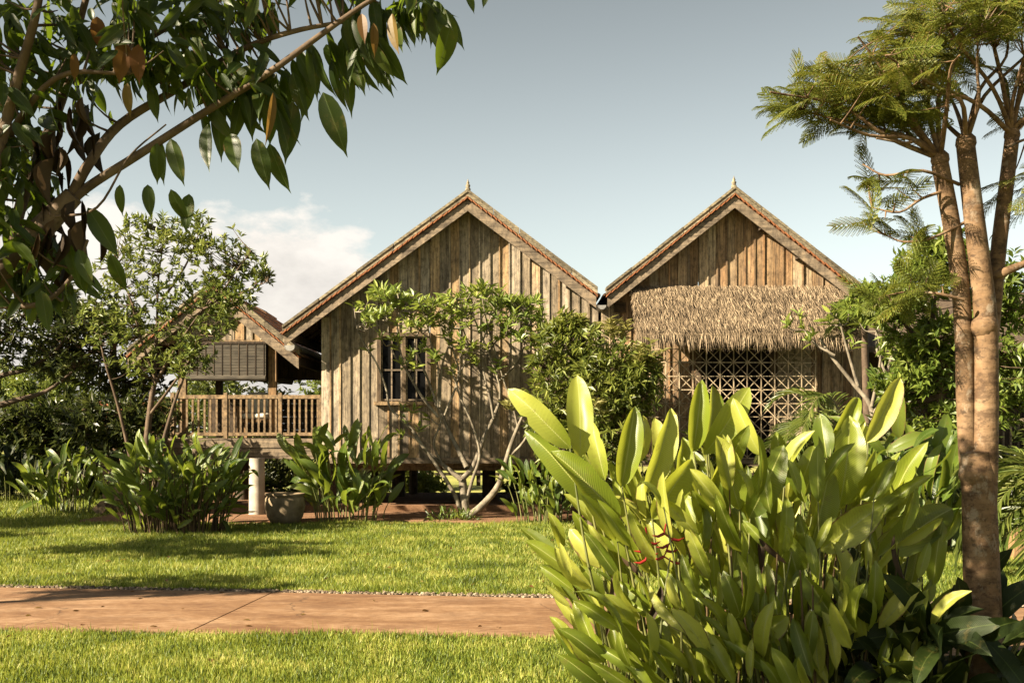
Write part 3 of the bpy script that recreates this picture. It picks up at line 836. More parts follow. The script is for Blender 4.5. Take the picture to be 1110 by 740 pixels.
# thatched awning
tx0, tx1 = 2.30, 6.28
ty0, tz0, ty1, tz1 = YW2 - .09, 4.32, 20.12, 3.33
g = Geo()
g.hexa([(tx0, ty1, tz1 - .06), (tx1, ty1, tz1 - .06), (tx1, ty1 - .01, tz1 + .05), (tx0, ty1 - .01, tz1 + .05)],
       [(tx0, ty0, tz0 - .14), (tx1, ty0, tz0 - .14), (tx1, ty0, tz0), (tx0, ty0, tz0)])
n = 26000
rng = np.random.default_rng(5)
u = rng.random(n); xx = rng.uniform(tx0 - .03, tx1 + .03, n)
row = np.floor(u * 7) / 7 + rng.random(n) * .12
row = np.clip(row, 0, 1.0)
P = np.stack([xx, ty0 + (ty1 - ty0) * row - .02, tz0 + (tz1 - tz0) * row + .03 + .05 * rng.random(n)], 1)
sl_ = np.array((0, ty1 - ty0, tz1 - tz0)); sl_ = sl_ / np.linalg.norm(sl_)
A = sl_ + np.stack([rng.normal(size=n) * .22, -rng.random(n) * .22, rng.normal(size=n) * .1 + .03], 1)
edge = row > .85
A[edge] = np.array((0, -.18, -1.0)) + np.stack([rng.normal(size=n) * .16, rng.normal(size=n) * .18, rng.normal(size=n) * .1], 1)[edge]
N = np.array((0, -.75, .65)) + rng.normal(size=(n, 3)) * .45
L = .16 + .16 * rng.random(n); L[edge] = .12 + .3 * rng.random(edge.sum()) ** 1.5
g.leaves((np.array([(0, -.5, 0), (0, .5, 0), (.6, .42, .03), (.6, -.42, .03), (1, 0, -.03)]), [np.array([(0, 1, 2, 3)]), np.array([(3, 2, 4)])]), P, A, N, L, (.008 + .009 * rng.random(n)))
g.build('thatch_awning', THATCH, h2)
g = Geo()
for x in np.linspace(tx0 + .12, tx1 - .12, 6): g.bar((x, ty0 + .02, tz0 - .24), (x, ty1 + .05, tz1 - .12), .05, .06)
g.bar((tx0, ty1 + .16, tz1 - .05), (tx1, ty1 + .16, tz1 - .05), .05, .05)
g.build('awning_rafters', W_SILT, h2)
gutter(h2, RX2 - .02, RZ2 - .34, YF2 + .05, 28.3, 0.08)

# open veranda pavilion
YP = 21.6; sp = F / YP
def PX(px): return (px - HX) / sp
def PZ(py): return CH + (HY - py) / sp
pv = thing('veranda', 'open wooden veranda with bamboo blind, railing and small tiled gable roof', 'veranda', (-5.4, YP, 0))
APX, APZ, PLX, PRX, PEZ = -5.75, 4.54, -7.42, -4.08, 3.2
roof(pv, APX, APZ, PLX, PEZ, PRX, PEZ, 21.3, 26.0, 3)
g = Geo()
def topp(x): return APZ - .3 - .8 * abs(x - APX)
boards(g, -6.95, -4.55, PZ(368), topp, YP - .02, .17, seed=11)
g.build('gable_wall', W_GREY, pv)
g = Geo(); g.box(-6.95, -4.5, YP - .045, YP + .05, PZ(373), PZ(368) - .012); g.build('tie_beam', W_RAIL, pv)
# rear gable closing the roof
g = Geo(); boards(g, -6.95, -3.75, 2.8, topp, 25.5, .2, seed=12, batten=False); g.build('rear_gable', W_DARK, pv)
for px_, yy in ((295, YP), (197, YP)):
    g = Geo(); x = PX(px_); g.box(x - .075, x + .075, yy - .03 + .04, yy + .13, PZ(474), PZ(373) - .002); g.build('post', W_POST if px_ == 295 else W_RAIL, pv)
for x in (-6.6, -4.0):
    g = Geo(); g.box(x - .07, x + .07, 24.9, 25.04, 1.48, 3.1); g.build('post', W_DARK, pv)
g = Geo()
for k in range(6): g.box(-6.95, -3.75, 25.32, 25.35, 1.5 + k * .15, 1.646 + k * .15)
g.build('rear_dark_backing', W_DARK, pv)  # dark boards added to stand in for the shade behind the railing
# deck
g = Geo()
dx0, dx1 = PX(182), -3.7
g.box(dx0, dx1, YP - .05, YP - .01, PZ(485), PZ(475)); g.box(dx0, dx1, YP - .035, YP - .0, PZ(497), PZ(485) - .006)
rg = random.Random(2)
yy = YP + .0
while yy < 25.2:
    g.box(dx0, dx1, yy + .004, yy + .136, PZ(475) - .04, PZ(475) - .005 + rg.uniform(-.003, .003)); yy += .14
for x in np.linspace(dx0 + .1, dx1 - .1, 4): g.box(x - .05, x + .05, YP + .01, 25.2, PZ(497) + .02, PZ(475) - .045)
g.build('deck', W_DECK, pv)
# railing with balusters
g = Geo()
rx0, rx1 = PX(187), PX(348)
g.box(rx0, rx1, YP - .05, YP + .01, PZ(432), PZ(428)); g.box(rx0, rx1, YP - .045, YP + .0, PZ(472), PZ(468.5))
rl = g.build('railing', W_RAIL, pv)
for px_ in (187.5, 245, 304, 347):
    g = Geo(); x = PX(px_); g.box(x - .035, x + .035, YP - .058, YP + .018, PZ(475), PZ(425.5 if px_ < 340 else 430)); g.build('newel', W_RAIL, rl)
nb = 25; bx = [PX(187) + (rx1 - rx0) * (i + .5) / nb for i in range(nb)]
g = Geo(); g.box(bx[0] - .019, bx[0] + .019, YP - .04, YP - .004, PZ(468.4), PZ(432.1))
b0 = g.build('baluster', W_RAIL, rl)
for x in bx[1:]:
    if min(abs(x - PX(p)) for p in (245, 304)) < .045: continue
    b = b0.copy(); b.location.x += x - bx[0] + rg.uniform(-.008, .008); b.parent = rl; COL.objects.link(b)
# blind
g = Geo()
kx0, kx1 = PX(203), PX(289)
g.box(kx0, kx1, YP - .075, YP - .063, PZ(408), PZ(373)); 
l = [(kx0, YP - .07, PZ(410)), (kx1, YP - .07, PZ(410))]
g.tube(l, [.055, .055], 12); g.tube(l[::-1], [.0551, .0551], 12)
bl = g.build('bamboo_blind', BLIND, pv)
g = Geo()
for x in np.linspace(kx0 + .05, kx1 - .04, 10): g.box(x - .008, x + .008, YP - .083, YP - .0765, PZ(409), PZ(373))
g.box(kx0 - .02, kx1 + .02, YP - .09, YP - .055, PZ(373), PZ(370.5))
g.build('blind_cord', W_DARK, bl)
# rear blind, rolled up askew
g = Geo(); g.tube([(-6.4, 24.7, 2.86), (-4.9, 24.7, 2.72)], [.07, .07], 10); g.build('rolled_blind', BLIND, pv)
for x_, y_, r_, m_ in ((PX(293) - .1, 20.9, .15, CONC), (-5.72, 23.5, .16, W_SILT), (-6.9, 21.9, .15, CONC), (-6.7, 24.8, .14, W_SILT), (-4.0, 24.8, .14, W_SILT)):
    stilt(pv, x_ if m_ is not CONC or x_ > -6 else x_, y_, r_, m_, PZ(497) + .03, name='pillar')
# steps at the side of the veranda
st = thing('wooden_steps', 'narrow wooden steps with handrails going up to the left end of the veranda', 'steps', (-7.2, 21.6, 0))
for s in (21.3, 22.2):
    g = Geo(); g.bar((-8.0, s, .05), (-6.6, s, 1.42), .05, .2); g.build('stringer', W_RAIL, st)
for i in range(5):
    g = Geo(); x = -7.8 + i * .27; z = .26 + i * .26; g.box(x - .13, x + .13, 21.33, 22.17, z - .02, z + .02); g.build('tread', W_DECK, st)
for s in (21.3, 22.2):
    g = Geo()
    g.bar((-7.9, s - .05, 1.0), (-6.7, s - .05, 2.2), .05, .05); g.box(-7.85, -7.79, s - .08, s - .02, .1, 1.1); g.box(-7.2, -7.14, s - .08, s - .02, .8, 1.72); g.build('handrail', W_RAIL, st)

# chair and low table on the veranda
ch = thing('armchair', 'dark wooden armchair with off-white cushions standing on the veranda', 'chair', (-5.15, 22.6, 1.48))
g = Geo()
g.box(-5.5, -4.8, 22.25, 22.9, 1.80, 1.86); g.box(-5.5, -4.8, 22.88, 22.94, 1.86, 2.35)
for s in (-5.52, -4.78): g.box(s - .03, s + .03, 22.25, 22.9, 2.07, 2.12)
g.build('frame', W_POST, ch)
for x in (-5.5, -4.8):
    for y_ in (22.28, 22.87):
        g = Geo(); g.box(x - .03, x + .03, y_ - .03, y_ + .03, 1.48, 2.07); g.build('leg', W_POST, ch)
def pillow(x0, x1, y0, y1, z0, z1, name, par):
    g = Geo(); n = 7; vs = []
    c = np.array(((x0 + x1) / 2, (y0 + y1) / 2, (z0 + z1) / 2)); h = np.array((x1 - x0, y1 - y0, z1 - z0)) / 2
    a = np.linspace(-np.pi / 2, np.pi / 2, n + 2); b = np.linspace(0, 2 * np.pi, 20, endpoint=False)
    pw = lambda t: np.sign(t) * np.abs(t) ** .35
    for t in a:
        vs += [c + h * np.array((pw(math.cos(t)) * pw(math.cos(p)), pw(math.cos(t)) * pw(math.sin(p)), pw(math.sin(t)))) for p in b]
    q = [(i * 20 + j, i * 20 + (j + 1) % 20, (i + 1) * 20 + (j + 1) % 20, (i + 1) * 20 + j) for i in range(n + 1) for j in range(20)]
    g.add(vs, [q]); g.build(name, FABRIC, par, smooth=True)
pillow(-5.46, -4.84, 22.24, 22.86, 1.86, 1.98, 'seat_cushion', ch); pillow(-5.44, -4.86, 22.72, 22.88, 1.97, 2.42, 'back_cushion', ch)

# darker building at the right rear
h3 = thing('wooden_house', 'dark timber building with a slatted veranda behind the right-hand trees', 'house', (11, 24.5, 0), 'timber stilt houses')
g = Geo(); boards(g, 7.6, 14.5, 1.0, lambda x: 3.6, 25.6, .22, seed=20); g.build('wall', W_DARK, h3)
g = Geo()
g.box(7.4, 14.6, 24.2, 28, .85, 1.0); g.box(7.4, 14.6, 24.16, 24.2, .62, 1.0); g.build('deck', W_BARGE, h3)
g = Geo(); g.box(7.4, 14.6, 24.2, 24.27, 1.82, 1.9); g.box(7.4, 14.6, 24.2, 24.27, 1.12, 1.17)
for x in np.linspace(7.5, 14.5, 44): g.box(x - .02, x + .02, 24.215, 24.255, 1.171, 1.819)
g.build('railing', W_BARGE, h3)
for x in (7.5, 9.8, 12.1, 14.4):
    g = Geo(); g.box(x - .08, x + .08, 24.3, 24.46, 0, 3.5); g.build('post', W_SILT, h3)
g = Geo()
g.hexa([(6.9, 23.6, 3.3), (15, 23.6, 3.3), (15, 23.6, 3.42), (6.9, 23.6, 3.42)], [(8.6, 26.4, 4.8), (15, 26.4, 4.8), (15, 26.4, 4.92), (8.6, 26.4, 4.92)])
g.build('roof', W_SILT, h3)

# rail fence seen below the floors
fe = thing('rail_fence', 'low wooden post and rail fence across the field behind the stilts', 'fence', (-1, 33, 0))
for x in np.arange(-13, 13.1, 2.0):
    g = Geo(); g.box(x - .06, x + .06, 32.95, 33.05, 0, .95); g.build('post', W_SILT, fe)
for z in (.35, .62, .88):
    g = Geo(); g.box(-13, 13, 32.9, 32.945, z - .04, z + .04); g.build('rail', W_SILT, fe)

# low hut with a reddish roof, glimpsed between the left trees
hut = thing('garden_hut', 'small pale hut with reddish roof glimpsed between the left-hand tree trunks', 'hut', (-12.2, 34, 0))
g = Geo(); g.box(-13.6, -10.6, 34, 36.5, 0, 1.75); g.build('wall', CONC, hut)
g = Geo(); g.hexa([(-13.9, 33.6, 1.72), (-10.3, 33.6, 1.72), (-10.3, 33.6, 1.8), (-13.9, 33.6, 1.8)], [(-13.6, 35.2, 2.5), (-10.6, 35.2, 2.5), (-10.6, 35.2, 2.58), (-13.6, 35.2, 2.58)]); g.build('roof', TILE_EDGE, hut)
# stone jar
jar = Geo(); p = gp(309, 567)
jar.lathe(p, [(.001, .0), (.24, .005), (.31, .12), (.35, .3), (.34, .44), (.30, .49), (.32, .52), (.345, .53), (.345, .50), (.30, .47), (.27, .42), (.2, .38), (.001, .37)], 32)
o = jar.build('stone_jar', STONE, smooth=True); tag(o, 'squat grey-brown stone water jar at the foot of a round pillar', 'jar')
o = None

# garden posts
def garden_post(p, w, h, label, cap):
    t = thing('garden_post', label, 'post', p, 'short wooden garden posts')
    g = Geo(); g.box(p[0] - w / 2, p[0] + w / 2, p[1] - w / 2, p[1] + w / 2, 0, h); g.build('shaft', W_POST, t)
    if cap:
        g = Geo(); g.box(p[0] - w * cap, p[0] + w * cap, p[1] - w * cap, p[1] + w * cap, h + .001, h + .09)
        g.hexa([(p[0] - w * cap, p[1] - w * cap, h + .091), (p[0] + w * cap, p[1] - w * cap, h + .091), (p[0] + w * cap, p[1] + w * cap, h + .091), (p[0] - w * cap, p[1] + w * cap, h + .091)],
               [(p[0] - .03, p[1] - .03, h + .16), (p[0] + .03, p[1] - .03, h + .16), (p[0] + .03, p[1] + .03, h + .16), (p[0] - .03, p[1] + .03, h + .16)])
        g.build('cap', W_DECK, t)
garden_post(gp(86.5, 539), .28, .52, 'short wooden post with a wide cap beneath the dark trees at left', .95)
garden_post(gp(1106, 606), .26, .40, 'squat square wooden post beside the path behind the forked tree', 0)
garden_post(gp(991, 606), .14, .28, 'small pale post stub peeking out behind the big yellow-green clump', 0)
g = Geo(); p = gp(1015, 566)
g.box(p[0] - .9, p[0] + .75, p[1] - .12, p[1] + .12, .05, .13); g.box(p[0] - .7, p[0] - .6, p[1] - .1, p[1] + .1, 0, .049); g.box(p[0] + .5, p[0] + .6, p[1] - .1, p[1] + .1, 0, .049)
tag(g.build('low_bench', W_DECK), 'low grey plank bench on the lawn edge behind the forked tree', 'bench')

# ------------------------------------------------------------------ big-leaved clumps
def blade(g, base, tip, width, nrmv, curl=0.12, cup=0.16, nu=14, rng=RNG, tear=0.0, shape=0.9):
    """one large leaf: midrib from base to tip, V-folded, wavy rim"""
    base, tip = np.asarray(base, float), np.asarray(tip, float)
    L = np.linalg.norm(tip - base); a = (tip - base) / L
    s0 = nrm(np.cross(a, nrmv)); n0 = np.cross(s0, a)
    us = np.linspace(0, 1, nu + 1); tw = rng.uniform(-.5, .5); ph = rng.uniform(0, 6.28); wa = rng.uniform(.01, .03)
    vs, uv = [], []
    for u in us:
        c = base + a * L * u - n0 * curl * L * (u - .5) ** 2 * 2 + np.array((0, 0, -1)) * curl * .8 * L * max(0, u - .55) ** 2 * 2
        th = tw * u; s = s0 * math.cos(th) + n0 * math.sin(th); n_ = n0 * math.cos(th) - s0 * math.sin(th)
        w = width * max(0.004, math.sin(math.pi * min(1, max(0, u ** shape)))) ** .55
        if u == 1: w = width * .02
        nl, nr_ = [(rng.uniform(.62, .86) if nu > 9 and rng.random() < .03 else 1.0) for _ in (0, 1)]
        for v in (-nl, -.55 * nl, 0, .55 * nr_, nr_):
            wob = wa * math.sin(u * 17 + ph + v * 2) * abs(v) + (rng.uniform(-tear, tear) * abs(v) if tear else 0)
            vs.append(c + s * (v * w * .5 * math.cos(cup * 2 * abs(v))) + n_ * (abs(v) * w * math.sin(cup * 2) * .5 + wob * width * 1.2))
            uv.append((v * .5 + .5, u))
    q = [(i * 5 + j, i * 5 + j + 1, (i + 1) * 5 + j + 1, (i + 1) * 5 + j) for i in range(nu) for j in range(4)]
    g.add(vs, [q], uv)

BH = thing('heliconia_clump', 'tall yellow-green broad-leaved clump in the foreground, largest of its kind, with red hanging flowers', 'plant', at(835, 744, 7.15) * np.array((1, 1, 0)), 'broad-leaved garden clumps')
LV = [  # base px, tip px, width, depth, yaw of the face
    (618, 486, 549, 415, 27, 6.9, -.5), (630, 496, 627, 400, 31, 7.1, .1), (648, 552, 568, 458, 26, 7.05, -.5), (673, 562, 597, 483, 38, 6.75, -.3),
    (674, 528, 689, 437, 33, 7.0, .1), (695, 502, 701, 446, 17, 7.4, .9), (703, 537, 731, 437, 31, 6.9, .3), (707, 562, 751, 496, 34, 6.7, .2),
    (752, 490, 762, 409, 29, 7.1, .1), (768, 488, 775, 412, 26, 7.3, .5), (766, 494, 816, 415, 29, 7.1, .5), (823, 494, 793, 428, 20, 7.0, -.6),
    (802, 552, 777, 471, 32, 6.8, -.1), (786, 556, 748, 505, 24, 6.7, -.4), (813, 562, 851, 480, 33, 6.75, .3), (941, 480, 978, 406, 28, 7.1, .4),
    (901, 484, 935, 425, 25, 7.3, .4), (912, 552, 924, 444, 38, 6.8, .05), (896, 496, 889, 446, 22, 7.3, -.3), (879, 596, 901, 505, 36, 6.65, .15),
    (889, 597, 959, 544, 38, 6.6, .3), (955, 602, 1036, 545, 40, 6.65, .4), (934, 542, 972, 496, 33, 6.9, .3), (850, 528, 842, 466, 24, 7.3, -.2),
    (860, 545, 886, 478, 26, 7.2, .3), (735, 540, 742, 468, 26, 7.35, .2), (655, 520, 640, 452, 22, 7.4, -.3), (915, 640, 906, 580, 26, 6.5, .7),
    (916, 652, 1011, 662, 30, 6.55, .2), (905, 672, 872, 622, 26, 6.5, -.5), (842, 640, 880, 585, 30, 6.7, .3), (828, 610, 812, 530, 28, 6.9, -.1),
    (765, 598, 738, 530, 28, 6.85, -.3), (985, 600, 1008, 540, 26, 7.0, .4), (960, 560, 995, 508, 28, 7.2, .3), (725, 620, 700, 560, 26, 6.8, -.3),
    (690, 610, 664, 560, 24, 6.8, -.4), (640, 640, 600, 592, 24, 6.8, -.6), (655, 615, 616, 570, 24, 6.9, -.5), (935, 600, 950, 560, 26, 6.9, .2),
    (870, 640, 850, 575, 30, 6.75, -.2), (790, 650, 800, 580, 26, 6.8, .1), (750, 655, 770, 595, 24, 6.75, .2), (820, 690, 855, 668, 30, 6.45, .2), (880, 560, 915, 500, 30, 7.3, .3), (770, 545, 790, 470, 26, 7.4, .2)]
g, sg, sd = Geo(), Geo(), Geo()
rng = np.random.default_rng(21)
def cane(b, foot, r=.009, dry=False):
    m = (b + foot) / 2 + np.array((rng.uniform(-.04, .04), rng.uniform(-.04, .04), .05))
    l = smooth_line([foot, m, b], 4)
    (sd if dry else sg).tube(l, np.linspace(r * 1.5, r * .7, len(l)), 6)
for bx_, by_, tx_, ty_, w_, D, yaw in LV:
    b, t = at(bx_, by_, D), at(tx_, ty_, D + rng.uniform(-.12, .12))
    nv = nrm(np.array((math.sin(yaw), -math.cos(yaw), .25 + rng.uniform(-.2, .3))))
    blade(g, b, t, w_ / F * D * 1.08, nv, rng.uniform(.04, .24), rng.uniform(.14, .42), rng=rng, tear=.0)
    foot = np.array((1.62 + (b[0] - 1.62) * .78 + rng.uniform(-.06, .06), b[1] + rng.uniform(-.05, .1), 0))
    cane(b, foot, .008)
for i in range(46):                                         # taller leaves in the middle and at the back
    x = rng.uniform(.75, 2.6); y = rng.uniform(7.2, 8.0); h = rng.uniform(.35, 1.15)
    b = np.array((x, y, h)); L = rng.uniform(.45, .7); out = (x - 1.6) / 1.1
    d = nrm(np.array((out * .5 + rng.normal() * .25, rng.normal() * .2, rng.uniform(.7, 1.2)))); yaw = rng.normal() * .6
    blade(g, b, b + d * L, L * rng.uniform(.21, .28), nrm(np.array((math.sin(yaw), -math.cos(yaw), .3))), rng.uniform(.04, .2), rng.uniform(.08, .28), 12, rng)
    cane(b, np.array((x - out * .1, y, 0)), .008)
# fill: many smaller shoots over the clump's footprint
for i in range(230):
    x = rng.uniform(.45, 2.5); y = rng.uniform(6.35, 7.75)
    hmax = np.interp(x, [.45, .9, 1.4, 2.2, 2.75], [.75, 1.15, 1.35, 1.2, .8])
    h = hmax * (.12 + .88 * rng.random() ** .8); out = (x - 1.6) / 1.1
    L = rng.uniform(.24, .46) * (1.0 if y > 6.6 else .8)
    foot = np.array((x, y, 0)); b = np.array((x + out * .18 * h + rng.uniform(-.08, .08), y + rng.uniform(-.08, .02), h))
    d = nrm(np.array((out * .7 + rng.uniform(-.5, .4), rng.uniform(-.5, .3), rng.uniform(.5, 1.6))))
    yaw = rng.uniform(-.8, .8)
    blade(g, b, b + d * L, L * rng.uniform(.22, .31), nrm(np.array((math.sin(yaw), -math.cos(yaw), rng.uniform(0, .7)))), rng.uniform(.05, .3), rng.uniform(.12, .4), 8, rng)
    if rng.random() < .4: cane(b, foot, .006, dry=rng.random() < .4)
for i in range(150):                                         # low young leaves round the skirt of the clump
    x = rng.uniform(.5, 2.35); y = rng.uniform(6.2, 6.8); h = rng.uniform(.08, .55); out = (x - 1.6) / 1.1
    b = np.array((x, y, h)); L = rng.uniform(.2, .42); yaw = rng.normal() * .7
    d = nrm(np.array((out * .6 - .25 + rng.normal() * .3, rng.normal() * .3, rng.uniform(.5, 1.4))))
    blade(g, b, b + d * L, L * rng.uniform(.24, .34), nrm(np.array((math.sin(yaw), -math.cos(yaw), rng.uniform(0, .6)))), rng.uniform(.05, .3), rng.uniform(.12, .4), 8, rng)
for i in range(26):                                          # bare and dry canes in the thicket
    x = rng.uniform(.6, 2.6); y = rng.uniform(6.3, 7.2)
    cane(np.array((x + rng.uniform(-.12, .12), y + rng.uniform(-.1, .1), rng.uniform(.4, 1.0))), np.array((x, y, 0)), .007, dry=rng.random() < .6)
g.build('foliage', L_HELI, BH, smooth=True, uv=True); sg.build('stems', STEM, BH, smooth=True); sd.build('dry_stems', STEM_D, BH, smooth=True)
g = Geo()
for i in range(14):                                          # dried leaves hanging in the thicket
    x = rng.uniform(.6, 2.5); y = rng.uniform(6.4, 7.1); b = np.array((x, y, rng.uniform(.45, 1.1)))
    blade(g, b, b + nrm(np.array((rng.normal() * .5, -.2, -1))) * rng.uniform(.2, .36), rng.uniform(.05, .09), nrm(np.array((rng.normal(), -1, .2))), .3, .4, 10, rng)
g.build('dry_leaves', L_DEAD, BH, smooth=True, uv=True)
for fx, fy, n_ in ((700, 582, 5), (722, 578, 6)):
    g = Geo(); c = at(fx, fy, 6.6); pts = [c + np.array((.0, 0, .06))]
    for k in range(n_):
        s = 1 if k % 2 else -1
        q = c + np.array((s * .012 + rng.uniform(-.01, .03), 0, -k * .034)); pts.append(q)
        e = q + np.array((s * .07, rng.uniform(-.02, .02), -.012 + .02 * (k % 2)))
        g.tube([q, (q + e) / 2 + np.array((0, 0, -.012)), e], [.010, .009, .002], 6)
    g.tube(pts, np.full(len(pts), .006), 6); g.build('flower', RED, BH, smooth=True)

def clump(label, base, rx, ry, h, n, leafm, Lr, wr, seed, spread=.8, group='broad-leaved garden clumps', name='heliconia_clump', stem=STEM, nu=7, stiff=.4, size=1.0):
    rng = np.random.default_rng(seed); t = thing(name, label, 'plant', base, group)
    g, s = Geo(), Geo()
    for i in range(n):
        th = rng.random() * 6.283; rr = math.sqrt(rng.random())
        foot = np.array(base) + np.array((rx * rr * math.cos(th) * .8, ry * rr * math.sin(th) * .8, 0))
        o = np.array((math.cos(th) * rr, math.sin(th) * rr, 0))
        hh = h * (.08 + .72 * rng.random() ** .95) * (1 - .3 * rr * rr); b = foot + o * hh * .35 * spread + np.array((rng.uniform(-.05, .05), rng.uniform(-.05, .05), hh))
        d = nrm(o * spread + rng.normal(size=3) * .5 + np.array((0, 0, stiff + rng.random())))
        L = rng.uniform(*Lr)
        nv = nrm(rng.normal(size=3) * .6 + np.array((-.35, -.7, .75)))
        blade(g, b, b + d * L, L * rng.uniform(*wr), nv, rng.uniform(.08, .34), rng.uniform(.06, .22), nu, rng)
        l = smooth_line([foot, (foot + b) / 2 - o * .03, b], 3)
        if i % 3 == 0: s.tube(l, np.linspace(.013, .007, len(l)) * size, 5, cap=False)
    g.build('foliage', leafm, t, smooth=True, uv=True); s.build('stems', stem, t, smooth=True)
    return t
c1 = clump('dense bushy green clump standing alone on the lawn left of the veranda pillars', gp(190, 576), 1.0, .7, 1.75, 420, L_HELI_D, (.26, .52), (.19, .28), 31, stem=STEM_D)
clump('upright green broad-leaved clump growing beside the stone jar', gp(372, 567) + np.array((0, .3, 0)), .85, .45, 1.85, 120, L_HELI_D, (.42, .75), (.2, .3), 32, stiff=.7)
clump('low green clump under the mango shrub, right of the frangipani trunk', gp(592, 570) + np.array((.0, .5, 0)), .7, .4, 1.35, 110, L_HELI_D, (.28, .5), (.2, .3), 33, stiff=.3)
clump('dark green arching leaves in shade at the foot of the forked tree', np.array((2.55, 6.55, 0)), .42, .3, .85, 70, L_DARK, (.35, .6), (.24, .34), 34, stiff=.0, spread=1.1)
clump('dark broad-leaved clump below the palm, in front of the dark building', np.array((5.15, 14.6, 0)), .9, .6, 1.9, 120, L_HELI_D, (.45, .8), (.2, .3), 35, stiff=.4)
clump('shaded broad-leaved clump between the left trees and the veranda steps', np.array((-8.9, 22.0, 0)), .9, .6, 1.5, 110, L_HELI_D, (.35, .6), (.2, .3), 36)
clump('dark banana-like clump in the shaded hedge at the far left', np.array((-11.6, 25.5, 0)), 1.3, .8, 2.3, 140, L_DARK, (.5, .9), (.2, .3), 37)

# fallen leaf tufts / tuft at the frangipani foot
clump('low grassy tuft round the foot of the frangipani', gp(490, 566), .5, .25, .28, 120, L_HELI_D, (.08, .18), (.16, .24), 38, group=None, name='grass_tuft', nu=4, size=.3)

# ------------------------------------------------------------------ frangipani in front of the left house
def frangipani(label, lines, D, extra, seed, leaf=.2, nleaf=9, group='frangipani trees', depth=.5, base=None):
    rng = np.random.default_rng(seed)
    b = at(*lines[0][0][0], D); b[2] = 0
    t = thing('frangipani_tree', label, 'tree', b, group); g = Geo(); tips, dirs, sk = [], [], []
    for pts, r0, r1 in lines:
        off = rng.uniform(-depth, depth)
        n = len(pts)
        P = np.array([at(x, y, D) for x, y in pts])
        P[:, 1] += np.array([off * (CHk / max(1, n - 1)) for CHk in range(n)]) * (0.2 if r0 > .06 else 1)
        l = limb(g, P, r0, r1, 8); sk.append(l)
        if r1 < .02: tips.append(l[-1]); dirs.append(l[-1] - l[-3])
    sk = np.concatenate(sk)
    for px, py, dd in extra:
        p = at(px, py, D + dd); d = np.linalg.norm(sk - p, axis=1) + .8 * np.maximum(sk[:, 2] - p[2] + .15, 0); s = sk[np.argmin(d)]
        m = s + (p - s) * .55 + np.array((0, 0, -.06)) + rng.normal(size=3) * .03
        l = limb(g, [s, m, p], .012, .007, 6, 3); tips.append(p); dirs.append(np.array((0, 0, .6)) + nrm(p - s))
    g.build('trunk', BARK_G, t, smooth=True)
    c = Geo(); rosettes(c, np.array(tips), np.array(dirs), nleaf, leaf, leaf * .3, leaf_shape(4), 1.0, .1, rng)
    c.build('crown', L_FRANG, t); return t
FL = [([(506, 560), (503, 540), (501, 520), (497, 517)], .085, .065), ([(501, 520), (480, 504), (461, 488), (446, 466), (432, 452)], .048, .024), ([(510, 558), (525, 545), (541, 524), (552, 488), (560, 466), (566, 452)], .075, .024),
      ([(501, 519), (513, 505), (525, 473), (535, 452), (542, 432)], .055, .028), ([(506, 506), (495, 485), (485, 465), (475, 441)], .05, .026), ([(500, 555), (490, 530), (464, 490), (452, 475)], .045, .024), ([(503, 552), (512, 520), (520, 492), (512, 460), (498, 428), (490, 400)], .035, .014), ([(480, 504), (470, 480), (478, 455), (468, 430)], .025, .014), ([(541, 524), (548, 500), (568, 478), (580, 448), (584, 410), (578, 370)], .03, .012),
      ([(432, 452), (422, 440), (418, 420), (408, 394), (393, 370), (386, 353), (383, 332)], .022, .012), ([(475, 452), (456, 428), (438, 398), (425, 381), (419, 346), (411, 322)], .026, .012),
      ([(475, 442), (462, 407), (449, 376), (452, 359), (462, 345)], .024, .012), ([(475, 442), (475, 398), (466, 366), (463, 334)], .022, .012), ([(477, 441), (479, 398), (488, 370), (492, 340)], .022, .012),
      ([(482, 450), (497, 407), (490, 376), (486, 350)], .022, .012), ([(497, 407), (508, 380), (500, 350), (498, 325)], .018, .011), ([(535, 452), (527, 417), (507, 376), (484, 332)], .024, .012),
      ([(542, 432), (541, 415), (529, 381), (518, 355), (506, 328)], .024, .012), ([(541, 413), (556, 398), (566, 382), (572, 352)], .022, .012), ([(529, 381), (540, 368), (556, 352), (575, 332)], .018, .011),
      ([(562, 466), (556, 440), (548, 418), (540, 392), (528, 350), (522, 318)], .022, .012), ([(527, 417), (522, 380), (530, 350), (541, 322)], .018, .011), ([(438, 398), (430, 360), (432, 330), (428, 312)], .016, .01), ([(446, 466), (436, 455), (440, 440)], .016, .011)]
rng = np.random.default_rng(77)
EX = [(rng.uniform(392, 590), 0, 0) for _ in range(185)]
def crown_y(x): return np.interp(x, [385, 410, 440, 475, 520, 540, 560, 590], [330, 312, 318, 322, 308, 312, 325, 325])
EX = [(x, crown_y(x) + rng.uniform(0, 1) ** 1.5 * (46 if x > 495 else 34), rng.uniform(-.7, .6)) for x, _, _ in EX] + [(440, 452, 0), (455, 462, -.2), (448, 445, .1), (463, 450, .2), (492, 352, 0), (515, 372, .1), (480, 362, 0), (432, 470, -.1)] + [(x, y, d) for x, y, d in zip(rng.uniform(395, 585, 44), rng.uniform(340, 405, 44), rng.uniform(-.6, .4, 44))]
frangipani('leggy frangipani with pale bare limbs and light leaves before the left house wall', FL, 20.0, EX, 41, .19, 8)
FR = [([(950, 480), (945, 440), (930, 418), (905, 385), (893, 365)], .05, .02), ([(930, 418), (918, 380), (908, 345)], .03, .012), ([(948, 450), (962, 410), (975, 375), (985, 345)], .04, .012), ([(905, 385), (885, 372), (872, 352)], .02, .012), ([(945, 440), (950, 390), (940, 352)], .03, .012), ([(962, 410), (955, 375), (962, 345)], .025, .012)]
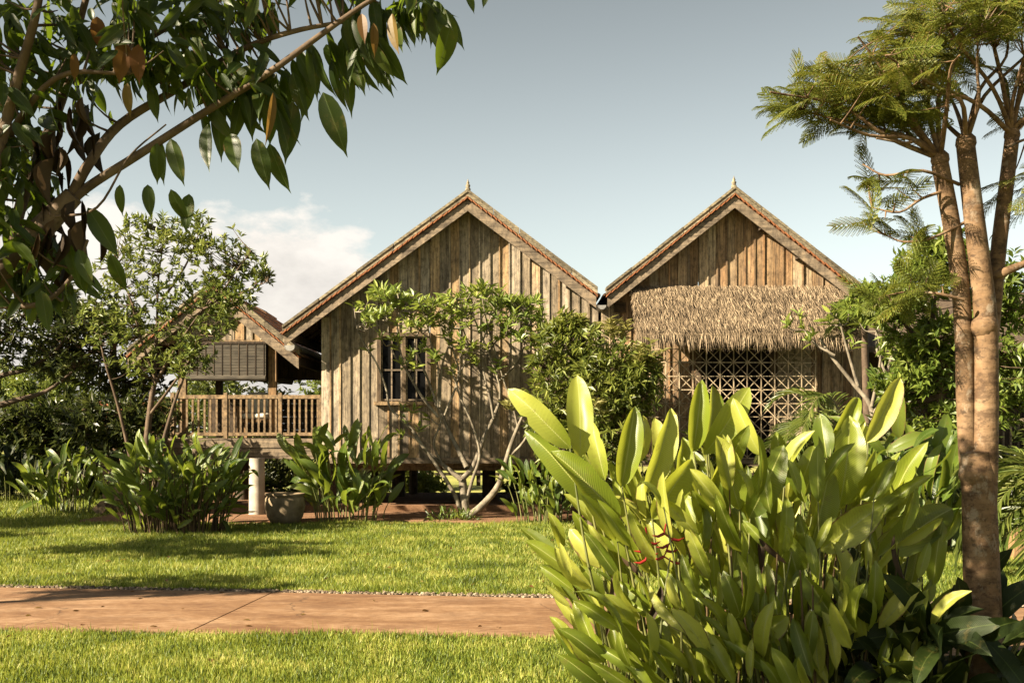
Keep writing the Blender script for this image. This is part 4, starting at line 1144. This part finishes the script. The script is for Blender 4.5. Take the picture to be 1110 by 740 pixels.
EX = [(865, 340, 0), (881, 357, .1), (895, 345, 0), (908, 332, .2), (920, 340, 0), (932, 350, -.2), (944, 338, 0), (873, 368, .1), (916, 362, .2), (957, 355, .2), (968, 345, .1), (980, 350, 0), (850, 350, .1), (926, 372, 0), (900, 338, -.2)]
frangipani('small frangipani leaning against the right end of the lattice screen', FR, 18.2, EX, 42, .2, 8)

# ------------------------------------------------------------------ mango shrub
ms = [([gp(640, 572) , at(642, 520, 19.3), at(638, 460, 19.3), at(640, 400, 19.3), at(630, 360, 19.3)], .06, .02), ([at(642, 520, 19.3), at(670, 460, 19.2), at(690, 400, 19.2)], .04, .015), ([at(640, 500, 19.3), at(605, 450, 19.3), at(590, 400, 19.3)], .04, .015)]
mango = tree('mango_tree', 'dense dark mango shrub with pale young tops between the two houses', ms,
     [pxb(620, 385, 19.3, 52, 45, 210), pxb(665, 420, 19.1, 55, 55, 240), pxb(600, 440, 19.2, 40, 45, 120), pxb(640, 485, 19.1, 60, 45, 200), pxb(695, 400, 19.0, 28, 35, 80), pxb(610, 350, 19.3, 22, 18, 50)],
     L_MANGO, BARK_D, 9, .17, .05, LEAF_S, spread=1.0, up=-.25, seed=51, share=.5)
g = Geo(); tp = blob_points([pxb(700, 385, 18.8, 20, 18, 40), pxb(667, 355, 19.2, 18, 12, 30), pxb(628, 345, 19.3, 14, 10, 14), pxb(560, 435, 19.3, 14, 14, 16), pxb(650, 440, 18.6, 10, 12, 10)], np.random.default_rng(5))
rosettes(g, tp, np.tile((0, 0, 1.), (len(tp), 1)), 8, .16, .045, LEAF_S, .9, -.2); g.build('young_leaves', L_FLUSH, mango)

# ------------------------------------------------------------------ trees on the left
D = 18.6
tree('slender_tree', 'slim open-crowned tree with fine whorled leaves in front of the veranda roof', [
    ([at(158, 575, D) * np.array((1, 1, 0)), at(158, 500, D), at(162, 450, D), at(168, 410, D)], .065, .045), ([at(168, 410, D), at(152, 365, D), at(140, 320, D), at(120, 290, D)], .026, .01),
    ([at(168, 410, D), at(170, 360, D + .2), at(172, 300, D + .2), at(180, 250, D + .2)], .032, .008), ([at(166, 420, D), at(190, 378, D - .2), at(220, 335, D - .2), at(255, 290, D)], .03, .008),
    ([at(172, 330, D + .2), at(200, 290, D + .3), at(215, 255, D + .3)], .025, .01), ([at(162, 450, D), at(192, 410, D - .3), at(212, 380, D - .3)], .03, .01), ([at(160, 560, D) * np.array((1, 1, 0)), at(172, 500, D - .2), at(188, 440, D - .2), at(208, 385, D - .2), at(225, 340, D - .2)], .045, .012), ([at(156, 565, D) * np.array((1, 1, 0)), at(142, 500, D + .2), at(128, 440, D + .2), at(112, 385, D + .2), at(105, 340, D + .2)], .04, .01), ([at(225, 340, D - .2), at(252, 300, D - .3), at(272, 272, D - .3)], .016, .006), ([at(220, 335, D - .2), at(262, 318, D - .3), at(290, 305, D - .3)], .02, .008)],
    [pxb(178, 258, D, 55, 26, 84), pxb(228, 268, D, 48, 26, 70), pxb(268, 290, D, 26, 20, 40), pxb(135, 292, D, 42, 30, 62), pxb(200, 312, D, 60, 32, 95), pxb(160, 350, D, 58, 30, 76), pxb(252, 318, D - .3, 36, 24, 70), pxb(205, 385, D - .3, 28, 24, 70), pxb(112, 348, D, 36, 30, 56), pxb(232, 352, D - .3, 26, 20, 36), pxb(150, 395, D, 40, 24, 40), pxb(285, 300, D, 12, 8, 8), pxb(150, 240, D, 20, 10, 10), pxb(210, 238, D, 22, 8, 10)],
    L_TREE, BARK, 9, .13, .042, LEAF_S, group='garden trees at left', seed=61, up=.15)
D = 23
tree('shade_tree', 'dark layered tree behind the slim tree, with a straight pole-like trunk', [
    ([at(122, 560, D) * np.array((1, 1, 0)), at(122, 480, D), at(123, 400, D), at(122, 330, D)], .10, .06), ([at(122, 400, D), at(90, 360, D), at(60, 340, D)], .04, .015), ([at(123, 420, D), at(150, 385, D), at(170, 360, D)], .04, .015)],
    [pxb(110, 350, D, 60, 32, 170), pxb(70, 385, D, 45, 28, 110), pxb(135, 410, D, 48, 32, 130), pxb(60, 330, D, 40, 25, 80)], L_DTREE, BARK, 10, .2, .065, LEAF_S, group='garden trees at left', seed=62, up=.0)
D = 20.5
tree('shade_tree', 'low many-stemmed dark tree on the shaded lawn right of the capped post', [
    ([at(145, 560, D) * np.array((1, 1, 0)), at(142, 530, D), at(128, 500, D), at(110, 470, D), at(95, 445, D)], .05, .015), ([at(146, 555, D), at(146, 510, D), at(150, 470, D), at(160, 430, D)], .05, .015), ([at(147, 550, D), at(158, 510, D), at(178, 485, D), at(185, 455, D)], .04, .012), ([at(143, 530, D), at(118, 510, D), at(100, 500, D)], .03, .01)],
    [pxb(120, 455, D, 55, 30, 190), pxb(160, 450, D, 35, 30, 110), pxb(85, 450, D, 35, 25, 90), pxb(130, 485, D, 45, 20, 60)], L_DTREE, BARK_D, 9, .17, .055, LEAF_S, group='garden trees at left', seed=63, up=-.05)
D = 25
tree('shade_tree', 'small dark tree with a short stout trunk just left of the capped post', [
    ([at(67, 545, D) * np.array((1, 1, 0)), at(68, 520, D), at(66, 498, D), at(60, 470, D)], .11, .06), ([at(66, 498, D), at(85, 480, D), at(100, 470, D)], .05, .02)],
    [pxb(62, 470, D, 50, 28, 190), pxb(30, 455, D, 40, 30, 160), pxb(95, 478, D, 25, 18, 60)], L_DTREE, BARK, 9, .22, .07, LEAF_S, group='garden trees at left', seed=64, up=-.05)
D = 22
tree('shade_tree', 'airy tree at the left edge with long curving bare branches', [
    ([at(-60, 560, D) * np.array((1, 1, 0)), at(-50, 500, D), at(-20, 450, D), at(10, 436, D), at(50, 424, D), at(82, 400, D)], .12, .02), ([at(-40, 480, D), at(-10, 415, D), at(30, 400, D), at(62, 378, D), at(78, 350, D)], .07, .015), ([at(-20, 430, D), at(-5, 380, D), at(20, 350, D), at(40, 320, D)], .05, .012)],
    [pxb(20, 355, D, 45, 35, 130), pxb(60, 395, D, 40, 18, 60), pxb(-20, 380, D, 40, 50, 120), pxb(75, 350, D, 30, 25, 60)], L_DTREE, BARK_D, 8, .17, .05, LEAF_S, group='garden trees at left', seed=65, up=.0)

def bush(label, c, r, n, leafm, L, seed, group='background shrubs', k=8, name='shrub'):
    rng = np.random.default_rng(seed); t = thing(name, label, 'shrub', (c[0], c[1], 0), group)
    g = Geo(); d = rnd_dirs(n, rng); d[:, 2] = np.abs(d[:, 2]) * 1.0
    lump = 1 + .22 * np.sin(d[:, 0] * 5 + seed) * np.cos(d[:, 1] * 4 + seed) + .15 * np.sin(d[:, 2] * 7 + seed)
    tips = np.array((c[0], c[1], .05)) + d * (rng.random((n, 1)) ** .4) * np.array(r) * lump[:, None]
    rosettes(g, tips, d + np.array((0, 0, .3)), k, L, L * .33, LEAF_S, 1.0, .0, rng); g.build('foliage', leafm, t)
    s = Geo()
    for i in range(12):
        p = tips[rng.integers(n)]; s.tube([(c[0] + rng.uniform(-.15, .15), c[1], 0), ((c[0] + p[0]) / 2, (c[1] + p[1]) / 2, p[2] * .6), p], [.03, .018, .006], 5)
    s.build('stems', BARK_D, t, smooth=True); return t
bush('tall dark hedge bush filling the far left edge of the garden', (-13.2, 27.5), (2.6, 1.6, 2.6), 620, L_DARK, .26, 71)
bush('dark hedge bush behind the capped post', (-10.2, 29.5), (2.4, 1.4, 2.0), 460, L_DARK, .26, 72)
bush('dark low shrub seen under the left house between its stilts', (-2.4, 28.5), (.8, .6, .6), 130, L_MANGO, .2, 73)
bush('dark low shrub under the left house behind the frangipani trunk', (.6, 27.2), (1.0, .7, .7), 180, L_MANGO, .2, 74)
bush('leafy shrub under the right house behind the foreground clump', (4.0, 23), (1.8, .9, 1.1), 330, L_DTREE, .2, 75)
bush('round green shrub beside the mango, below the lattice screen', (3.2, 19.3), (1.0, .6, 1.4), 330, L_MANGO, .18, 76)
bush('leafy shrub at the foot of the right-hand frangipani', (6.1, 18.6), (1.1, .7, 1.5), 330, L_DTREE, .2, 77)
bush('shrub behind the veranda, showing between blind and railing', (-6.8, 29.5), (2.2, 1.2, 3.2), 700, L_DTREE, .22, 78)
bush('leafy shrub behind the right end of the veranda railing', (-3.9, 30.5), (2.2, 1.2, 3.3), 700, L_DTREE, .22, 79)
bush('pale green shrub behind the veranda steps', (-8.6, 27.5), (1.6, 1.0, 2.0), 360, L_TREE, .22, 80)

# far trees: one built, the others copied
rng = np.random.default_rng(90)
ft = tree('distant_tree', 'distant round tree on the field at the far left horizon', [([(-24, 58, 0), (-24, 58, 1.6), (-23.8, 58, 3.2)], .22, .1)], [(-24, 58, 3.6, 2.6, 2.2, 1.9, 420), (-25.4, 58, 2.6, 1.6, 1.5, 1.2, 160)], L_TREE, BARK, 7, .4, .15, LEAF_S, group='distant trees on the field', seed=91, share=.2)
for x, y, s, lb in ((-31, 66, 1.1, 'distant tree on the field, seen at the left edge below the curved branch'), (-17, 62, .9, 'distant tree on the field behind the pole-like trunk'), (-11, 70, 1.0, 'distant tree on the field, seen through the veranda left bay'),
                    (-5, 64, .8, 'distant tree on the field, seen beneath the left house'), (3, 72, 1.0, 'distant tree on the field, seen under the mango shrub'), (22, 60, 1.3, 'distant tree on the field behind the dark building'), (-38, 75, 1.2, 'distant tree on the field, farthest towards the left edge')):
    copy_thing(ft, (x, y, 0), lb, rng.random() * 6.28, s)

# two garden trees that stand just left of the picture and shade the lawn
tree('garden_tree', 'garden tree standing left of the picture whose shade crosses the lawn', [([(-11.5, 11.6, 0), (-11.4, 11.6, 2), (-11.3, 11.7, 4)], .14, .06), ([(-11.4, 11.6, 2), (-10.6, 11.3, 3.2), (-9.8, 11.2, 3.9)], .07, .02)],
     [(-11.2, 11.8, 4.3, 1.7, .9, .7, 170), (-9.8, 11.2, 4.0, 1.2, .7, .5, 90), (-12.6, 13.6, 5.2, 1.8, .8, .5, 110)], L_TREE, BARK, 9, .2, .08, LEAF_S, group='garden trees at left', seed=95)
tree('garden_tree', 'garden tree left of the picture whose shade crosses the far lawn', [([(-16.5, 15.0, 0), (-16.4, 15.0, 2.4), (-16.3, 15.1, 5)], .16, .06), ([(-16.4, 15, 2.4), (-15.4, 15.4, 3.9), (-14.6, 15.6, 4.6)], .07, .02)],
     [(-16.2, 15.2, 5.2, 2.0, 1.2, .8, 260), (-14.5, 15.8, 4.6, 1.5, 1.0, .5, 150), (-15.4, 17.2, 5.2, 2.2, .9, .7, 200), (-13.4, 14.2, 3.2, 1.3, .5, .4, 90)], L_TREE, BARK, 9, .22, .09, LEAF_S, group='garden trees at left', seed=96)
tree('garden_tree', 'garden tree left of the picture whose shade crosses the path', [([(-9.4, 7.9, 0), (-9.4, 7.9, 2), (-9.3, 7.9, 3.4)], .12, .05)],
     [(-9.2, 8.2, 3.7, 1.3, .5, .4, 80), (-8.6, 9.2, 3.2, 1.2, .35, .3, 50), (-7.6, 8.6, 3.0, .7, .25, .2, 24)], L_TREE, BARK, 8, .18, .07, LEAF_S, group='garden trees at left', seed=97)

g = Geo(); n = 130
x = RNG.uniform(-7, 3, n); y = RNG.uniform(7.2, 19, n); k = np.abs(x) < .5 * y; x, y = x[k], y[k]; n = len(x)
g.leaves(leaf_shape(4), np.stack([x, y, np.where(on_path(x, y), .026, .045)], 1), np.stack([RNG.normal(size=n), RNG.normal(size=n), RNG.normal(size=n) * .12], 1), np.tile((0, 0, 1.), (n, 1)) + RNG.normal(size=(n, 3)) * .25, .05 + .05 * RNG.random(n), .02 + .02 * RNG.random(n))
o = g.build('fallen_leaves', L_RUST); o['kind'] = 'stuff'; tag(o, 'dry brown leaves fallen here and there on the lawn and path', 'leaves')

# ------------------------------------------------------------------ right-hand background
D = 15.5
tree('bright_tree', 'bushy light green tree behind the forked trunk, taller than the right house eave', [
    ([at(1030, 600, D) * np.array((1, 1, 0)), at(1028, 520, D), at(1020, 430, D), at(1010, 350, D)], .10, .05), ([at(1020, 430, D), at(1060, 370, D), at(1085, 320, D)], .05, .02), ([at(1015, 400, D), at(980, 350, D), at(955, 325, D)], .04, .012), ([at(1010, 350, D), at(1015, 300, D), at(1020, 260, D)], .04, .012)],
    [pxb(1020, 285, D, 55, 38, 190), pxb(970, 320, D - .3, 45, 26, 120), pxb(1085, 320, D, 45, 50, 190), pxb(1010, 370, D, 60, 40, 200), pxb(1085, 410, D, 45, 50, 180), pxb(985, 415, D, 45, 30, 130), pxb(1040, 450, D, 60, 30, 130), pxb(945, 330, D - .6, 30, 18, 50)],
    L_RTREE, BARK, 10, .15, .05, LEAF_S, seed=101, up=-.02)

def frond(g, base, d0, L, droop, nl=26, ll=.32, lw=.022, rng=RNG, stems=None, flat=0.5):
    d0 = nrm(d0); pts = [np.asarray(base, float)]; d = d0.copy(); n = 12
    for i in range(n):
        d = nrm(d + np.array((0, 0, -droop / n * (1 + 2.2 * i / n)))); pts.append(pts[-1] + d * L / n)
    pts = smooth_line(pts, 3); tl = nrm(np.gradient(pts, axis=0))
    if stems is not None: stems.tube(pts, np.linspace(.012, .003, len(pts)), 5, cap=False)
    idx = np.linspace(len(pts) * .14, len(pts) - 1.01, nl).astype(int)
    P, A, N, LL = [], [], [], []
    for i, k in enumerate(idx):
        f = i / nl; s = nrm(np.cross(tl[k], (0, 0, 1)) + 1e-6); u = np.cross(s, tl[k])
        for q in (-1, 1):
            P.append(pts[k]); A.append(s * q * (1 - .55 * f) + tl[k] * (.55 + .7 * f) + u * .22 + np.array((0, 0, -.1)) + rng.normal(size=3) * .07)
            N.append(u + s * q * -.3); LL.append(ll * (.5 + .7 * math.sin(math.pi * min(1, .15 + .85 * f))))
    g.leaves(STRIP, np.array(P), np.array(A), np.array(N), np.array(LL), lw)

def palm(label, base, specs, seed, ll=.3, nl=26, name='palm', trunk=None, mat=None, lw=.022):
    rng = np.random.default_rng(seed); t = thing(name, label, 'palm', base, 'feathery palms at right'); g, s = Geo(), Geo()
    for th, el, L, dr, h in specs:
        b = np.array(base) + np.array((rng.uniform(-.12, .12), rng.uniform(-.12, .12), h))
        if trunk is None: s.tube([np.array(base) + (b - base) * np.array((.6, .6, 0)), b], [.022, .014], 6)
        frond(g, b, (math.cos(th) * math.cos(el), math.sin(th) * math.cos(el), math.sin(el)), L, dr, nl, ll, lw, rng, s)
    if trunk:
        k = Geo(); k.tube([base, np.array(base) + np.array((.05, 0, trunk * .5)), np.array(base) + np.array((0, 0, trunk))], [.09, .07, .06], 10); k.build('trunk', BARK_D, t, smooth=True)
    g.build('fronds', mat or L_PALM, t); s.build('stems', STEM, t, smooth=True)
rng = np.random.default_rng(111)
palm('feathery areca palm in front of the right frangipani and lattice edge', np.array((4.95, 16.6, 0)), [(rng.uniform(2.4, 4.1) if i % 3 else rng.uniform(0, 6.28), rng.uniform(.75, 1.35), rng.uniform(1.2, 1.7), rng.uniform(1.2, 2.2), rng.uniform(.6, 1.5)) for i in range(26)], 112, .34, 30)
palm('smaller palm with arching fronds right of the areca, behind the big clump', np.array((5.6, 15.4, 0)), [(rng.uniform(0, 6.28), rng.uniform(.5, 1.2), rng.uniform(1.0, 1.5), rng.uniform(1.2, 2.2), rng.uniform(.4, 1.1)) for i in range(18)], 113, .32, 26)
palm('low palm with stiff drooping fronds at the right edge behind the square post', np.array((6.15, 12.4, 0)), [(rng.uniform(1.7, 4.7), rng.uniform(.5, 1.25), rng.uniform(1.1, 1.6), rng.uniform(1.4, 2.2), rng.uniform(.4, 1.1)) for i in range(20)], 114, .36, 24, lw=.03)
palm('spiky fan-topped palm rising above the right house eave', np.array((6.3, 19.8, 0)), [(rng.uniform(0, 6.28), rng.uniform(.5, 1.4), rng.uniform(.5, .75), rng.uniform(.4, 1.0), rng.uniform(3.4, 3.8)) for i in range(16)], 115, .3, 16, lw=.03, trunk=3.5)
bush('dark shrub behind the feathery palms, before the dark building', (7.6, 18.5), (1.7, .9, 1.9), 420, L_DTREE, .22, 81)
bush('dark green shrub at the right edge behind the stiff palm', (8.4, 15.5), (1.3, 1.0, 1.7), 380, L_DTREE, .2, 82)

# ------------------------------------------------------------------ forked feathery tree on the right
D = 6.5
ft_l = [([at(1068, 786, D) * np.array((1, 1, 0)) , at(1067, 700, D), at(1064, 620, D), at(1062, 560, D), at(1061, 520, D), at(1058, 490, D)], .112, .092),
        ([at(1054, 545, D), at(1050, 500, D + .02), at(1047, 440, D + .03), at(1045, 370, D + .05), at(1040, 300, D + .05), at(1030, 235, D + .04), at(1019, 178, D)], .056, .050),
        ([at(1066, 540, D), at(1068, 480, D - .01), at(1069, 400, D), at(1068, 340, D), at(1062, 285, D), at(1054, 220, D), at(1047, 160, D)], .078, .054),
        ([at(1073, 370, D + .03), at(1078, 320, D + .06), at(1083, 265, D + .08), at(1091, 200, D + .1), at(1097, 150, D + .1)], .048, .042),
        ([at(1078, 300, D + .05), at(1095, 292, D), at(1120, 280, D), at(1150, 250, D)], .03, .012)]
RT = thing('forked_tree', 'slender tree with a forked tan trunk and feathery crown at the right edge', 'tree', ft_l[0][0][0])
g = Geo(); tops = [at(1019, 172, D), at(1047, 154, D), at(1097, 146, D + .1)]
for pts, r0, r1 in ft_l: limb(g, pts, r0, r1, 14, 5)
for p, r in ((tops[0], .054), (tops[1], .06), (tops[2], .047), (at(1057, 512, D - .005), .094), (at(1067, 352, D), .080)):     # swollen, pollarded knuckles
    g.lathe(p, [(.001, -r * 1.1), (r * .8, -r * .8), (r, -r * .2), (r * .92, r * .4), (r * .5, r * .85), (.001, r)], 12)
rng = np.random.default_rng(121); sk = []
ends = [(835, 100, -.2), (870, 120, .1), (900, 70, .3), (930, 40, -.3), (900, 130, -.3), (950, 90, .4), (975, 25, .1), (1000, 60, -.4), (1030, 10, .3), (985, 120, .2), (1060, 40, -.3), (1090, 20, .2), (1110, 60, -.2), (1140, 40, .3), (1150, 110, -.1), (1180, 80, .1), (1160, 10, .2), (950, 150, -.2), (1075, 75, .5), (1020, 95, .6), (1040, 60, -.7), (1130, -20, 0), (1070, -30, .2), (1010, -10, -.4), (920, 100, .6), (960, 60, -.5)]
for ex, ey, dd in ends:
    s = tops[0] if ex < 985 else (tops[1] if ex < 1068 else tops[2])
    if rng.random() < .3: s = tops[rng.integers(3)]
    e = at(ex, ey, D + dd); v = e - s
    m1 = s + v * .3 + np.array((0, 0, .05)) + rng.normal(size=3) * .03; m2 = s + v * .65 + rng.normal(size=3) * .04 + np.array((0, 0, .03))
    sk.append(limb(g, [s, m1, m2, e], .017, .005, 6, 4)[3:])
for pts in ([(1040, 200), (1000, 185), (960, 190), (935, 178)], [(1030, 205), (1000, 215), (975, 230), (945, 225)], [(1045, 325), (1015, 318), (985, 316), (955, 322)], [(1048, 240), (1010, 258), (980, 262), (960, 255)], [(1090, 160), (1120, 150), (1150, 165)]):
    sk.append(limb(g, [at(x, y, D - .05 + rng.uniform(-.1, .1)) for x, y in pts], .011, .004, 6, 4)[3:])
sk = np.concatenate(sk)
def bipin():
    tv, q = [], []
    for i in range(9):
        u0 = .16 + .80 * i / 8; pl = .34 * math.sin(math.pi * (.22 + .62 * i / 8)); an = R(62 - 26 * i / 8)
        for s in (-1, 1):
            nl = 11
            for j in range(nl):
                t = (j + .6) / nl; cx, cy = u0 + math.cos(an) * pl * t, s * math.sin(an) * pl * t; cz = -.16 * u0 * u0 - .10 * t * t + .03
                ls = .054 * (1 - .45 * t)
                for e in (-1, 1):
                    a2 = an * s + e * R(66); dx, dy = math.cos(a2) * ls, math.sin(a2) * ls; px, py = -dy * .36, dx * .36
                    k = len(tv); tv += [(cx, cy, cz), (cx + dx * .5 + px, cy + dy * .5 + py, cz + .006), (cx + dx, cy + dy, cz - .012), (cx + dx * .5 - px, cy + dy * .5 - py, cz + .006)]
                    q.append((k, k + 1, k + 2, k + 3))
    k = len(tv); tv += [(0, -.006, 0), (0, .006, 0), (1, .003, -.15), (1, -.003, -.15)]; q.append((k, k + 1, k + 2, k + 3))
    return np.array(tv), [np.array(q)]
BIP = bipin()
tips = blob_points([pxb(960, 100, D, 78, 40, 120, .6), pxb(892, 106, D, 46, 22, 40, .35), pxb(1015, 48, D, 75, 36, 120, .7), pxb(1085, 25, D, 60, 28, 62, .6), pxb(1140, 80, D, 40, 60, 32, .5), pxb(985, 130, D, 50, 18, 30, .4), pxb(965, 190, D, 34, 14, 11, .3), pxb(965, 235, D, 26, 16, 9, .3), pxb(965, 325, D, 26, 14, 12, .25), pxb(1000, 300, D, 26, 18, 9, .25), pxb(1110, 200, D, 25, 30, 10, .3), pxb(1060, -20, D, 90, 25, 40, .5), pxb(1000, 260, D, 20, 15, 7, .3)], rng)
dd = twigs(g, tips, sk, .0035, 4, .1, .9, rng)
g.build('trunk', BARK_R, RT, smooth=True)
c = Geo(); n = len(tips)
A = nrm(dd) * .7 + np.stack([rng.normal(size=n) * .55 - .35, rng.normal(size=n) * .5, rng.normal(size=n) * .32 - .25], 1)
N = np.tile((0, -.15, 1.), (n, 1)) + rng.normal(size=(n, 3)) * .55
c.leaves(BIP, tips - nrm(A) * .1, A, N, .19 + .16 * rng.random(n), .17 + .13 * rng.random(n)); c.build('crown', L_FEATH, RT)

# ------------------------------------------------------------------ overhanging near tree on the left
D = 4.5
NT = thing('overhanging_tree', 'near dark-leaved tree overhanging the top left corner with long drooping leaves', 'tree', (-2.45, 4.6, 0))
g = Geo(); sk = []
NL = [([np.array((-2.45, 4.6, 0)), np.array((-2.4, 4.58, 1.2)), at(-45, 340, D), at(5, 290, D), at(45, 248, D), at(80, 212, D)], .09, .040),
      ([at(75, 218, D), at(95, 180, D), at(130, 135, D + .1), at(195, 95, D + .15), at(260, 55, D + .1), at(315, 35, D), at(372, 24, D)], .024, .008),
      ([at(60, 235, D), at(95, 203, D), at(150, 168, D), at(225, 120, D - .05), at(290, 80, D - .1), at(345, 40, D - .1), at(395, 5, D - .1), at(440, -20, D - .1)], .021, .008),
      ([at(5, 290, D), at(30, 200, D + .2), at(70, 100, D + .25), at(85, 30, D + .3), at(110, -60, D + .3)], .028, .012), ([at(-45, 340, D), np.array((-2.9, 4.2, 3.0)), np.array((-3.2, 3.6, 3.9))], .06, .02), ([at(-30, 300, D), at(-10, 200, D - .2), at(15, 100, D - .2), at(40, 10, D - .3), at(50, -80, D - .3)], .028, .012),
      ([at(80, 90, D + .2), at(130, 60, D + .3), at(200, 20, D + .3), at(280, -20, D + .3)], .02, .006), ([at(0, 160, D), at(60, 85, D - .2), at(140, 80, D - .2)], .016, .006), ([at(60, 235, D - .1), at(105, 225, D - .2), at(140, 170, D - .2), at(180, 135, D - .2)], .006, .003),
      ([at(-30, 330, D), at(40, 330, D - .1), at(78, 300, D - .1), at(95, 260, D - .1)], .014, .006)]
for pts, r0, r1 in NL: sk.append(limb(g, pts, r0, r1, 9, 5))
rng = np.random.default_rng(131)
P, A, Nn, LL, WW = [], [], [], [], []
def hang(px, py, dd, L, w=.36, side=0, fl=None):
    P.append(at(px, py, D + dd)); A.append((side + rng.normal() * .22, rng.normal() * .25, -1)); yaw = rng.uniform(-1.2, 1.2) if fl is None else fl
    Nn.append((math.sin(yaw), -math.cos(yaw), .2)); LL.append(L / F * D); WW.append(L / F * D * w)
g2 = None
# leaves strung below the two long branches
for i in range(46):
    t = rng.random() ** .8; x = 150 + 330 * t; y = np.interp(x, [95, 150, 225, 290, 345, 395, 480], [203, 168, 120, 80, 42, 8, 5]) - rng.uniform(-6, 10)
    hang(x, y, rng.uniform(-.06, .3), rng.uniform(42, 64) * (1 if x < 420 else .85), rng.uniform(.24, .33), .2)
for i in range(34):
    x = rng.uniform(290, 425); y = np.interp(x, [290, 345, 425], [82, 46, 20]) + rng.uniform(-4, 26)
    hang(x, y, rng.uniform(-.05, .3), rng.uniform(44, 70), rng.uniform(.24, .34), .3)
for x, y, L in ((130, 200, 34), (160, 200, 38), (185, 205, 42), (205, 210, 46), (95, 225, 60), (225, 135, 50), (250, 145, 52), (278, 150, 55), (292, 155, 58), (185, 150, 50), (170, 155, 44), (45, 315, 46), (32, 318, 40), (85, 270, 44), (120, 275, 45), (75, 262, 50), (490, 20, 62), (470, 5, 55), (505, -10, 26), (528, -10, 20), (350, 100, 70), (318, 110, 68)):
    hang(x, y, rng.uniform(-.2, .05), L, .36, .1, rng.uniform(-.5, .5))
tips = blob_points([pxb(55, 60, D, 90, 62, 66, .4), pxb(10, 170, D, 50, 90, 58, .4), pxb(160, 35, D, 85, 42, 48, .4), pxb(240, 75, D, 70, 30, 42, .25), pxb(250, 5, D, 70, 22, 26, .3), pxb(30, 290, D, 45, 40, 34, .3), pxb(-60, 150, D, 60, 150, 60, .5), pxb(100, -90, D, 190, 70, 130, .6), pxb(340, -60, D, 110, 40, 60, .4), pxb(440, 5, D, 40, 12, 12, .2), (-3.3, 3.3, 4.2, 1.5, .9, .7, 110), (-4.2, 3.6, 3.7, 1.2, .9, .8, 70)], rng)  # canopy above and left of the view is added to shade the leaves
twigs(g, tips, np.concatenate(sk), .004, 4, .1, .5, rng)
for p in tips:
    for q in range(3):
        yaw = rng.uniform(-1.6, 1.6); P.append(p + rng.normal(size=3) * .03); A.append((rng.normal() * .6 + .1, rng.normal() * .6, -.75 + rng.normal() * .35)); Nn.append((math.sin(yaw), -math.cos(yaw), .5)); L = rng.uniform(24, 46) / F * D; LL.append(L); WW.append(L * rng.uniform(.25, .35))
g.build('trunk', BARK, NT, smooth=True)
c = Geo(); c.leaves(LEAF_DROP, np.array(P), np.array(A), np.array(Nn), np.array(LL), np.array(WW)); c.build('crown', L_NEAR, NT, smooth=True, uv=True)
P, A, Nn, LL, WW = [], [], [], [], []
for i in range(44):
    hang(rng.normal(68, 20), rng.uniform(120, 300) - 20, rng.uniform(-.2, .2), rng.uniform(24, 52), rng.uniform(.12, .22))
c = Geo(); c.leaves(leaf_shape(6, lambda u: math.sin(math.pi * u ** .8), .35, .2), np.array(P), np.array(A), np.array(Nn), np.array(LL), np.array(WW)); c.build('withered_leaves', L_DEAD, NT)
P, A, Nn, LL, WW = [], [], [], [], []
for x, y, L, w in ((392, 15, 34, .4), (425, 15, 46, .42), (296, 100, 58, .2), (135, 45, 46, .5), (150, 48, 42, .5), (105, 18, 32, .6), (138, 90, 36, .4), (80, 58, 30, .4), (405, 25, 36, .3)): hang(x, y, -.25, L * .95, w * .85, 0, rng.uniform(-.9, .9))
c = Geo(); c.leaves(LEAF_DROP, np.array(P), np.array(A), np.array(Nn), np.array(LL), np.array(WW)); c.build('yellowing_leaves', L_RUST, NT)
